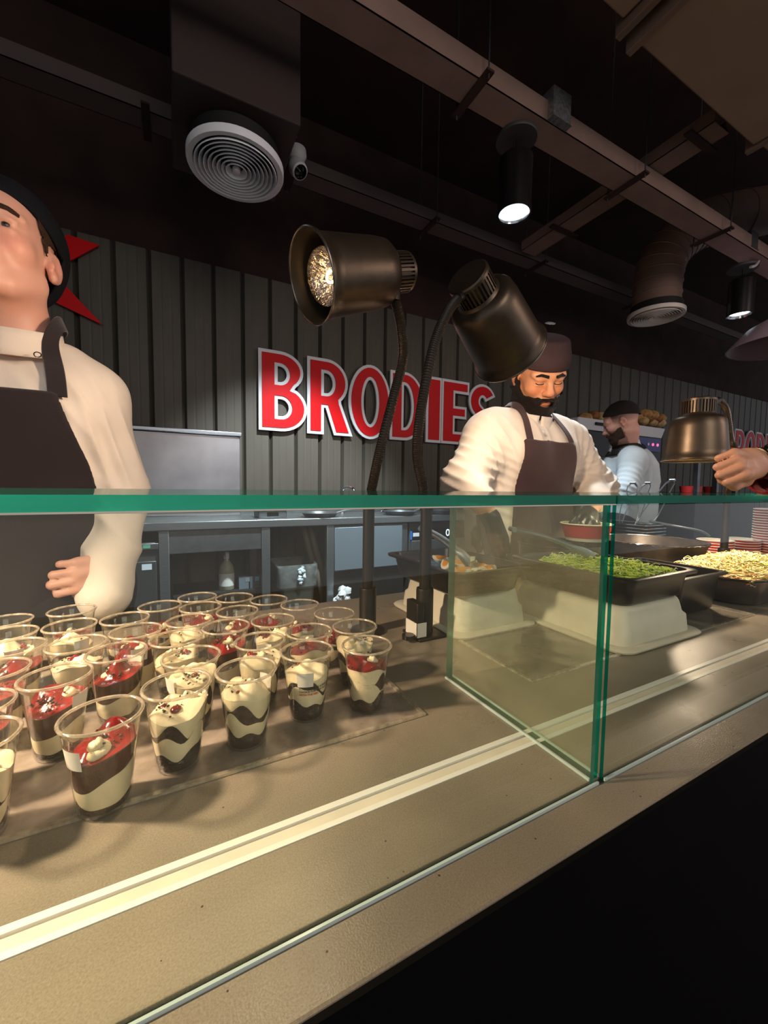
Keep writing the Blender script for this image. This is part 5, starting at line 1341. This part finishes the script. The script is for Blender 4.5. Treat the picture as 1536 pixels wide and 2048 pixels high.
V = folds(V, Nn, [(elL+np.array([.05, -.05, -.02]), (.3, -.4, 1), .030, .0085, .14), (elR+np.array([-.03, -.05, -.0]), (-.2, -.3, 1), .026, .0075, .14), (shL+np.array([-.02, -.06, -.07]), (1, .1, .4), .045, .006, .12), (shR+np.array([.02, -.06, -.07]), (1, .1, -.4), .04, .006, .12), ((1.20, 1.0, 1.41), (1, 0, .1), .05, .003, .09)])
jk = obj('jacket', V, F, JACKET, PC, angle=3.2)
# stand collar
def collar(parent, c, r, h, tilt, mat, open_dir, name='collar', gap=.5):
    V = []; F = []; n = 40
    R_ = np.array(tilt)
    for j in range(4):
        for k in range(n+1):
            a = open_dir+gap/2+(2*math.pi-gap)*k/n; rr = r[j]
            V.append(np.array(c)+R_ @ np.array([rr*math.cos(a), rr*math.sin(a)*1.05, h*j/3]))
    for j in range(3):
        for k in range(n): F.append((j*(n+1)+k, j*(n+1)+k+1, (j+1)*(n+1)+k+1, (j+1)*(n+1)+k))
    o = obj(name, V, F, mat, parent, angle=3.2); md = o.modifiers.new('thickness', 'SOLIDIFY'); md.thickness = .004; md.offset = 1; return o
collar(PC, (1.205, 1.128, 1.432), (.094, .086, .080, .078), .055, Matrix.Rotation(.30, 3, 'X'), JACKET, -1.9, gap=.10)
for dx in (-.045, .055):
    pass
for k, zz in enumerate((1.395,)):
    MB().lathe([(.001, .003), (.006, .002), (.007, 0)], 14, (1.150, .995, 1.40), (-.1, -1, .35)).build('button', WHITEPAINT, PC)
def bib1(P):
    z = P[:, 2]; hw = np.interp(z, [.8, 1.20, 1.36], [.165, .134, .121]); cx = 1.178+.02*(1.36-z)
    return np.maximum.reduce([np.abs(P[:, 0]-cx)-hw, z-(1.366+.0015*np.sin(P[:, 0]*60)), P[:, 1]-1.11])
sheet('apron', JT, .010, (.9, .78, .78), (1.55, 1.30, 1.42), .0065, bib1, APRON, PC, amp=.003, seed=9)
JS = SDF(); JS.ops = list(J.ops); JS.cone((1.205, 1.135, 1.42), (1.20, 1.120, 1.475), .090, .080, .02)
for X0, X1 in ((1.085, 1.125), (1.290, 1.272)):
    ribbon('apron_strap', JS, [(X0, 1.00, 1.352), (X0+.2*(X1-X0), 1.02, 1.40), (X0+.7*(X1-X0), 1.05, 1.455), (X1, 1.10, 1.500), (X1-.2*(X1-1.2), 1.17, 1.505)], .027, .007, APRON, PC)
# cap, hair, beard, brows, eyes, gloves
def local_sheet(name, S, off, reg, mat, parent, o, R, h=.004, amp=0, freq=60, lo=(-.12, -.14, -.18), hi=(.12, .16, .2), sm=1, thick=0):
    q = np.array([[x, y, z] for x in (lo[0], hi[0]) for y in (lo[1], hi[1]) for z in (lo[2], hi[2])]); w_ = np.array(o)+q @ np.array(R).T
    V, F = snet(lambda p: S(p)-off, w_.min(0), w_.max(0), h); V = smooth(V, F, sm)
    if amp: V = V+vnormals(V, F)*(amp*noise3(V, freq, 4))[:, None]
    V, F = region(V, F, lambda P: reg((P-np.array(o)) @ np.array(R)))
    ob = obj(name, V, F, mat, parent, angle=3.2)
    if thick: md = ob.modifiers.new('thickness', 'SOLIDIFY'); md.thickness = thick; md.offset = 1
    return ob
Hd = SDF(); Hd.frame(hc, HR); Hd.ell((0, -.010, .075), (.087, .106, .058), .01); Hd.cone((0, -.010, .055), (0, -.012, .100), .088, .084, .02); Hd.ell((0, .012, .06), (.083, .088, .05), .02); Hd.ell((0, -.01, .155), (.2, .2, .022), .012, sub=True); Hd.frame()
V, F = snet(Hd, hc-np.array([.17, .17, .1]), hc+np.array([.17, .17, .22]), .0045); V = smooth(V, F, 2); V = V+vnormals(V, F)*(.0015*noise3(V, 40, 2))[:, None]
q = (V-hc) @ HR
V, F = region(V, F, lambda P: (.046+.10*np.maximum(0, -.02-((P-hc) @ HR)[:, 1])*0+.008*np.sin(((P-hc) @ HR)[:, 0]*30)*0)-((P-hc) @ HR)[:, 2])
cp = obj('cap', V, F, HATM, PC, angle=3.2); md = cp.modifiers.new('thickness', 'SOLIDIFY'); md.thickness = .003; md.offset = 0
qv = MB(); 
V2, F2 = snet(lambda p: Hd(p)-.0008, hc-np.array([.17, .17, .1]), hc+np.array([.17, .17, .22]), .0045); V2 = smooth(V2, F2, 2)
V2, F2 = region(V2, F2, lambda P: .1085-((P-hc) @ HR)[:, 2]+.004*np.sin(((P-hc) @ HR)[:, 0]*50))
obj('cap_top_lit', V2, F2, pbr('cap_lit_tone', (120, 128, 138), .85, 0, .2, .1, 20, .2, 600), cp, angle=3.2)  # same cap, its top coloured paler and bluer for the light on it
def brd(q):
    ax, y, z = np.abs(q[:, 0]), q[:, 1], q[:, 2]
    side = np.interp(y, [-.004, .012, .028, .05, .072, .10], [.024, .012, -.022, -.041, -.047, -.044])+.002*np.sin(y*260)        # upper border on the cheek
    m = np.maximum(z-side, np.where(z > -.030, .011, -.006)-y)
    m = np.maximum(m, (-.098-z)-np.maximum(0, y-.05)*1.2)
    lips = 1-np.sqrt((q[:, 0]/.026)**2+((z+.062)/.0135)**2+((y-.104)/.03)**2); m = np.maximum(m, lips*.012)
    return m
local_sheet('beard', B_, .0075, brd, HAIR, PC, hc, HR, .0036, .0040, 240, lo=(-.1, -.04, -.15), hi=(.1, .14, .03), thick=.004)
def mus(q): return np.maximum(np.abs((q[:, 2]+.0475+.22*np.maximum(np.abs(q[:, 0])-.012, 0)*1.6))-.0065, np.maximum(np.abs(q[:, 0])-.036, .075-q[:, 1]))
local_sheet('moustache', B_, .0055, mus, HAIR, PC, hc, HR, .0032, .002, 330, lo=(-.06, .05, -.09), hi=(.06, .14, -.02), thick=.003)
def brows(q): return np.maximum.reduce([np.abs(q[:, 2]-np.interp(np.abs(q[:, 0]), [.012, .036, .058], [.0315, .0355, .028]))-np.interp(np.abs(q[:, 0]), [.012, .04, .056], [.0054, .0046, .0018]), np.abs(np.abs(q[:, 0])-.034)-.022, .05-q[:, 1]])
local_sheet('eyebrows', B_, .0022, brows, HAIR, PC, hc, HR, .0030, .0007, 300, lo=(-.08, .04, .0), hi=(.08, .13, .07), thick=.002)
def hr1(q):
    return np.maximum.reduce([q[:, 2]-.070, np.where(q[:, 1] > .004, .012, -.055)-q[:, 2]+.0*q[:, 0], q[:, 1]-np.interp(q[:, 2], [0, .03, .06], [.006, .030, .050]), .062-np.abs(q[:, 0])-np.maximum(0, -q[:, 1]-.01)*2.2, np.where((np.abs(q[:, 1]+.012) < .026) & (q[:, 2] < .030) & (q[:, 2] > -.05), .01, -.01)])
local_sheet('hair', B_, .0045, hr1, HAIR, PC, hc, HR, .0042, .0012, 300, lo=(-.1, -.13, -.08), hi=(.1, .08, .09), thick=.002)
for sx in (-1, 1):
    pts = [hc+HR @ np.array([sx*(.032+.0155*math.cos(a)), .0800+.0135*math.sqrt(max(0, 1-math.cos(a)**2*.75)), .0052-.0036*math.sin(a)]) for a in np.linspace(0, math.pi, 9)]
    MB().tube(pts, .0015, 6).build('eyelashes', HAIR, PC)
def glove(parent, o, R, lo, hi, cut, name='glove'):
    V, F = snet(lambda p: B_(p)-.0016, lo, hi, .0036); V = smooth(V, F, 1)
    V, F = region(V, F, lambda P: cut-((P-np.array(o)) @ R)[:, 1])
    g = obj(name, V, F, GLOVE, parent, angle=3.2); md = g.modifiers.new('thickness', 'SOLIDIFY'); md.thickness = .0008; md.offset = 1
glove(PC, hL0, hLR, hL0-np.array([.12, .12, .2]), hL0+np.array([.14, .1, .06]), -.012)
glove(PC, hR0, hRR, hR0-np.array([.2, .16, .14]), hR0+np.array([.06, .10, .08]), .012)
# the bowl he holds
bwl = paper_bowl('red banded white paper bowl held by the bearded chef', None, (1.128, .800, CT+.142), .074, .054)

# ---------------------------------------------------------------- the chef at the left edge
PL = thing('person', 'smiling chef in white jacket, black apron and black cap at the left edge', 'person', (-.29, 1.13, 0))
hl = np.array([-.292, 1.085, 1.652]); ang = math.radians(266); HL = head_frame((math.cos(ang), math.sin(ang)), math.radians(-7), math.radians(3))
B_ = SDF(); add_head(B_, hl, HL, (-.285, 1.13, 1.47), .060, .98, .9, True); B_.frame()
sL, eL, wL = np.array([-.165, 1.13, 1.395]), np.array([-.112, 1.12, 1.17]), np.array([-.128, 1.03, .975])
sR, eR, wR = np.array([-.44, 1.13, 1.415]), np.array([-.50, 1.14, 1.17]), np.array([-.46, 1.02, .99])
for a, b_, ra, rb in ((sL, eL, .05, .042), (sR, eR, .05, .042), (eL, wL, .042, .028), (eR, wR, .042, .028)): B_.cone(a, b_, ra, rb, .02)
B_.ell((-.287, 1.14, 1.22), (.15, .10, .26), .05); B_.cone(sL, sR, .055, .055, .05)
hlR = frame_from((-.80, -.58, -.12), (.55, -.8, .1)); hl0 = np.array([-.116, 1.035, 1.022])
B_.cone(wL+np.array([.0, .0, .03]), hl0, .030, .022, .02)
add_hand(B_, hl0, hlR, -1, (1.1, 1.1, 1.15, 1.2), ((.040, .030, -.01), (.05, .055, -.02), (.045, .078, -.03)), .95, 1.4)
hrR = frame_from((.1, -.75, -.6), (-.5, -.3, .8)); add_hand(B_, wR, hrR, 1, .4, ((.045, .03, -.01), (.055, .06, -.02), (.05, .08, -.03)), .9)
V, F = snet(B_, (-.62, .80, .90), (.02, 1.34, 1.84), .0040); V = smooth(V, F, 1, .4)
obj('body', V, F, SKIN, PL, angle=3.2, tint=skin_tint(V, hl, HL, (.66, .36, .27), (.50, .20, .17)))
legs(PL, (-.287, 1.14), TROUS, .09, .98)
J = SDF(); J.ell((-.287, 1.145, 1.26), (.175, .125, .20), .05); J.ell((-.287, 1.145, 1.06), (.17, .135, .26), .08); J.cone(sL, sR, .070, .070, .05); J.cone((-.37, 1.135, 1.455), (-.215, 1.135, 1.455), .050, .050, .05)
J.ell((-.35, 1.09, 1.33), (.10, .085, .10), .05); J.ell((-.225, 1.09, 1.33), (.10, .085, .10), .05)
JT = SDF(); JT.ops = list(J.ops)
J.cone(sL, eL, .064, .058, .035); J.cone(sR, eR, .066, .058, .035); J.cone(eL, (-.136, 1.005, .962), .058, .050, .025); J.cone(eR, eR*.3+wR*.7, .057, .044, .025)
V, F = snet(J, (-.64, .90, .80), (.03, 1.36, 1.56), .0060); V = smooth(V, F, 2); Nn = vnormals(V, F)
V = V+Nn*(.003*noise3(V*np.array([1.5, 1.5, .5]), 26, 8))[:, None]
V = folds(V, Nn, [((-.115, 1.07, 1.28), (1, 0, .25), .032, .006, .11), ((-.115, 1.03, 1.08), (.8, 0, .75), .06, .006, .12), ((-.17, 1.05, 1.37), (1, 0, .6), .035, .005, .07), ((-.125, 1.07, .98), (.4, 0, 1), .07, .004, .08)])
obj('jacket', V, F, JACKET, PL, angle=3.2)
collar(PL, (-.287, 1.118, 1.465), (.088, .081, .076, .074), .050, Matrix.Rotation(.25, 3, 'X'), JACKET, -1.75, gap=.10)
MB().torus((-.232, 1.018, 1.447), .0055, .0012, (.1, -1, .3), 16, 6).build('button', CHROME, PL)
# shoulder seam stitching strip
sheet('sleeve_seam', J, .0015, (-.24, 1.0, 1.33), (-.05, 1.26, 1.5), .0045, lambda P: np.maximum(np.abs((P-np.array([-.142, 1.1, 1.40])) @ np.array([.93, 0, .36]))-.006, np.maximum(1.36-P[:, 2], -.0)), JACKET, PL, sm=1, thick=.002)
def bib2(P):
    z = P[:, 2]; hw = np.interp(z, [.8, 1.12, 1.24, 1.375], [.16, .150, .128, .085]); return np.maximum.reduce([np.abs(P[:, 0]+.287)-hw, z-1.375, P[:, 1]-1.12])
sheet('apron', JT, .010, (-.50, .93, .80), (-.06, 1.30, 1.42), .0060, bib2, APRON1, PL, amp=.003, seed=19)
JS = SDF(); JS.ops = list(J.ops); JS.cone((-.287, 1.13, 1.44), (-.287, 1.115, 1.515), .086, .076, .02)
for X0, X1 in ((-.204, -.222), (-.370, -.352)):
    ribbon('apron_strap', JS, [(X0, 1.02, 1.362), (X0+.2*(X1-X0), 1.03, 1.41), (X0+.7*(X1-X0), 1.05, 1.47), (X1, 1.09, 1.53), (X1, 1.16, 1.54)], .031, .009, APRON1, PL)
Hd = SDF(); Hd.frame(hl, HL); Hd.ell((0, -.026, .060), (.081, .108, .086), .01); Hd.ell((0, -.052, .02), (.078, .080, .096), .03); Hd.frame()
V, F = snet(Hd, hl-np.array([.2, .2, .2]), hl+np.array([.2, .2, .22]), .005); V = smooth(V, F, 2); V = V+vnormals(V, F)*(.002*noise3(V, 38, 2))[:, None]
def cap2(P):
    q = (P-hl) @ HL; lim = np.interp(q[:, 1], [-.12, -.05, -.028, .02, .06, .09], [-.075, -.070, .028, .050, .068, .078]); return lim-q[:, 2]
V, F = region(V, F, cap2)
cp = obj('cap', V, F, HAT1, PL, angle=3.2); md = cp.modifiers.new('thickness', 'SOLIDIFY'); md.thickness = .005; md.offset = 1
def hr2(q): return np.maximum.reduce([q[:, 2]-.085, np.interp(q[:, 1], [-.06, .0, .03, .05], [-.06, -.012, .025, .06])-q[:, 2], q[:, 1]-.045, .055-np.abs(q[:, 0])-np.maximum(0, -q[:, 1]-.02)*3, np.where((np.abs(q[:, 1]+.014) < .026) & (q[:, 2] < .034) & (q[:, 2] > -.05), .01, -.01)])
local_sheet('hair', B_, .003, hr2, HAIRB, PL, hl, HL, .0042, .0008, 300, lo=(-.1, -.13, -.08), hi=(.1, .08, .1), thick=.002)
local_sheet('eyebrows', B_, .0015, brows, HAIRB, PL, hl, HL, .0032, .0004, 300, lo=(-.08, .04, .0), hi=(.08, .13, .07), thick=.0012)
for sx in (-1, 1): eye(PL, hl, HL, sx, (-.1*1, 1, -.05), (70, 60, 50), .0150)

# ---------------------------------------------------------------- the man turned away at the back
PF = thing('person', 'dark haired man in pale jacket seen from behind, head bowed before the oven', 'person', (2.72, 1.62, 0))
hf = np.array([2.565, 1.60, 1.625]); HF = head_frame((-.48, .88), math.radians(22))
B_ = SDF(); add_head(B_, hf, HF, (2.64, 1.62, 1.45), .062, 1.0, 1.0); B_.frame()
sA, eA, wA = np.array([2.58, 1.52, 1.385]), np.array([2.47, 1.50, 1.20]), np.array([2.36, 1.58, 1.12])
sB, eB, wB = np.array([2.84, 1.74, 1.42]), np.array([2.85, 1.85, 1.19]), np.array([2.68, 1.98, 1.14])
for a, b_, ra, rb in ((sA, eA, .055, .045), (sB, eB, .055, .045), (eA, wA, .045, .03), (eB, wB, .045, .03)): B_.cone(a, b_, ra, rb, .02)
B_.ell((2.72, 1.63, 1.20), (.14, .14, .26), .05); B_.cone(sA, sB, .06, .06, .05)
hA = frame_from((-.75, .35, -.45), (0, -.3, .95)); add_hand(B_, wA, hA, 1, .35, ((.045, .03, -.01), (.055, .06, -.02), (.05, .08, -.03)), .95)
hB = frame_from((-.8, .3, -.4), (0, .3, .95)); add_hand(B_, wB, hB, -1, .35, ((.045, .03, -.01), (.055, .06, -.02), (.05, .08, -.03)), .95)
V, F = snet(B_, (2.2, 1.35, .90), (3.0, 2.1, 1.80), .0050); V = smooth(V, F, 1, .4)
T = skin_tint(V, hf, HF, (.60, .32, .25)); qf = (V-hf) @ HF
fade = np.clip((qf[:, 2]+.015-.25*np.maximum(0, qf[:, 1]))/.05, 0, 1)*(qf[:, 1] < .045)*(np.linalg.norm(qf, axis=1) < .17)*(np.abs(qf[:, 0]) < .080)
jaw = np.clip((-.005-qf[:, 2])/.05, 0, 1)*(qf[:, 1] > .005)*(np.linalg.norm(qf, axis=1) < .17)
mk = np.clip(np.maximum(fade*.85, jaw*.6), 0, 1)[:, None]; T = T*(1-mk)+np.array([.05, .030, .022])*mk
obj('body', V, F, SKIN, PF, angle=3.2, tint=T)
legs(PF, (2.74, 1.64), TROUS, .09, .98)
J = SDF(); J.ell((2.73, 1.64, 1.30), (.19, .17, .20), .05); J.ell((2.76, 1.65, 1.08), (.18, .17, .24), .08); J.cone(sA, sB, .078, .082, .06); J.cone((2.62, 1.60, 1.45), (2.78, 1.68, 1.45), .07, .07, .05)
J.cone(sA, eA, .072, .066, .04); J.cone(sB, eB, .080, .070, .04); J.cone(eA, eA*.4+wA*.6, .070, .050, .03); J.cone(eB, eB*.4+wB*.6, .070, .050, .03)
V, F = snet(J, (2.25, 1.3, .80), (3.08, 2.0, 1.62), .0075); V = smooth(V, F, 2); Nn = vnormals(V, F)
V = V+Nn*(.005*noise3(V*np.array([1.6, 1.6, .45]), 26, 12))[:, None]
V = folds(V, Nn, [((2.68, 1.47, 1.28), (1, .4, .15), .045, .007, .16), (eA, (.6, 0, 1), .035, .009, .12), ((2.85, 1.55, 1.22), (1, .3, -.3), .05, .007, .15)])
obj('jacket', V, F, JACKETC, PF, angle=3.2)
collar(PF, (2.645, 1.622, 1.468), (.092, .084, .080, .078), .05, Matrix.Rotation(-.25, 3, 'Y'), JACKETC, 2.9, gap=.4)
sheet('apron_strap', J, .006, (2.5, 1.4, 1.40), (2.9, 1.85, 1.60), .006, lambda P: np.maximum(np.abs(np.hypot(P[:, 0]-2.645, (P[:, 1]-1.622))-.105)-.014, 1.42-P[:, 2]), BLACKM, PF, sm=1)
def hr3(q):
    return np.maximum.reduce([-q[:, 2]+np.interp(q[:, 1], [-.11, -.03, .03, .07, .09], [.012, .040, .052, .070, .095]), np.where((np.abs(q[:, 1]+.014) < .026) & (q[:, 2] < .034), .01, -.01)])
local_sheet('hair', B_, .008, hr3, HAIR, PF, hf, HF, .0048, .002, 200, lo=(-.1, -.14, -.08), hi=(.1, .12, .16), thick=.003)
local_sheet('beard', B_, .0035, lambda q: np.maximum.reduce([brd(q), .012-q[:, 1], q[:, 2]+.030-.3*(q[:, 1]-.02)*0]), HAIRB, PF, hf, HF, .0044, .002, 250, lo=(-.1, -.04, -.15), hi=(.1, .14, .03), thick=.003)

# ---------------------------------------------------------------- the hand with the watch at the right edge
PH = thing('person', 'hand and red sleeve with a dark wrist watch reaching in at the right edge', 'person', (1.35, .45, 1.2))
B_ = SDF()
w0 = aty(1507, 927, .45); k0 = aty(1443, 928, .45)
w0 = np.array(w0); k0 = np.array(k0); dirh = (k0-w0); 
hR_ = frame_from(dirh+np.array([0, -.02, .0]), (.15, -.88, .45))
add_hand(B_, w0+np.array([-.012, 0, 0]), hR_, -1, (1.7, 1.7, 1.7, 1.7), ((.036, .030, -.018), (.040, .060, -.034), (.018, .076, -.046)), 1.04)
arm1 = w0+np.array([.33, -.07, -.005]); B_.cone(w0+np.array([-.02, 0, 0]), w0+np.array([.10, -.012, 0]), .033, .036, .02); B_.cone(w0+np.array([.10, -.012, 0]), arm1, .036, .046, .02)
V, F = snet(B_, np.minimum(w0, arm1)-np.array([.26, .12, .14]), np.maximum(w0, arm1)+.10, .0036); V = smooth(V, F, 1, .4)
obj('arm', V, F, SKIN, PH, angle=3.2, tint=np.clip(np.tile(np.array([.62, .32, .20]), (len(V), 1))*(1+.10*noise3(V, 50, 3)[:, None]), 0, 1))
S = SDF(); a0 = w0+np.array([.030, -.008, -.026]); S.cone(a0, arm1+np.array([.02, 0, -.0]), .046, .066, .03)
V, F = snet(S, np.minimum(a0, arm1)-.14, np.maximum(a0, arm1)+.14, .006); V = smooth(V, F, 1); Nn = vnormals(V, F)
ad = (arm1-a0)/np.linalg.norm(arm1-a0)
V = folds(V, Nn, [(a0+ad*.06, ad, .04, .006, .12), (a0+ad*.2, ad, .05, .006, .12)])
V, F = region(V, F, lambda P: -((P-a0) @ ad)+.004)
o = obj('sleeve', V, F, pbr('red_knit', (158, 16, 24), .85, 0, .2, .1, 30, .3, 500, sheen=.3), PH, angle=3.2); md = o.modifiers.new('thickness', 'SOLIDIFY'); md.thickness = .004; md.offset = 0
wx = w0+np.array([.006, -.001, 0]); ax = Vector(ad)
mb = MB(); mb.lathe([(.0365, -.011), (.0395, -.010), (.0395, .010), (.0365, .011)], 32, wx, ax); wt = mb.build('watch_strap', pbr('watch_strap', (70, 62, 50), .3, .8), PH, bev=0)
nz = Vector(hR_ @ np.array([.25, 0, 1])).normalized(); cw = Vector(wx)+nz*.037
MB().lathe([(.001, 0), (.021, 0), (.022, .003), (.021, .009), (.0185, .0105), (.001, .0105)], 32, cw, nz).build('watch_case', pbr('watch_black', (18, 18, 20), .2, .3), wt)
xx = nz.orthogonal().normalized(); yy = nz.cross(xx); mb = MB()
for k in range(12):
    a = k*math.pi/6; d = xx*math.cos(a)+yy*math.sin(a); mb.obox(cw+d*.0172+nz*.0108, (d, nz.cross(d), nz), (.0016, .0009, .0004))
mb.build('hour_marks', WHITEPAINT, wt, smooth=False)
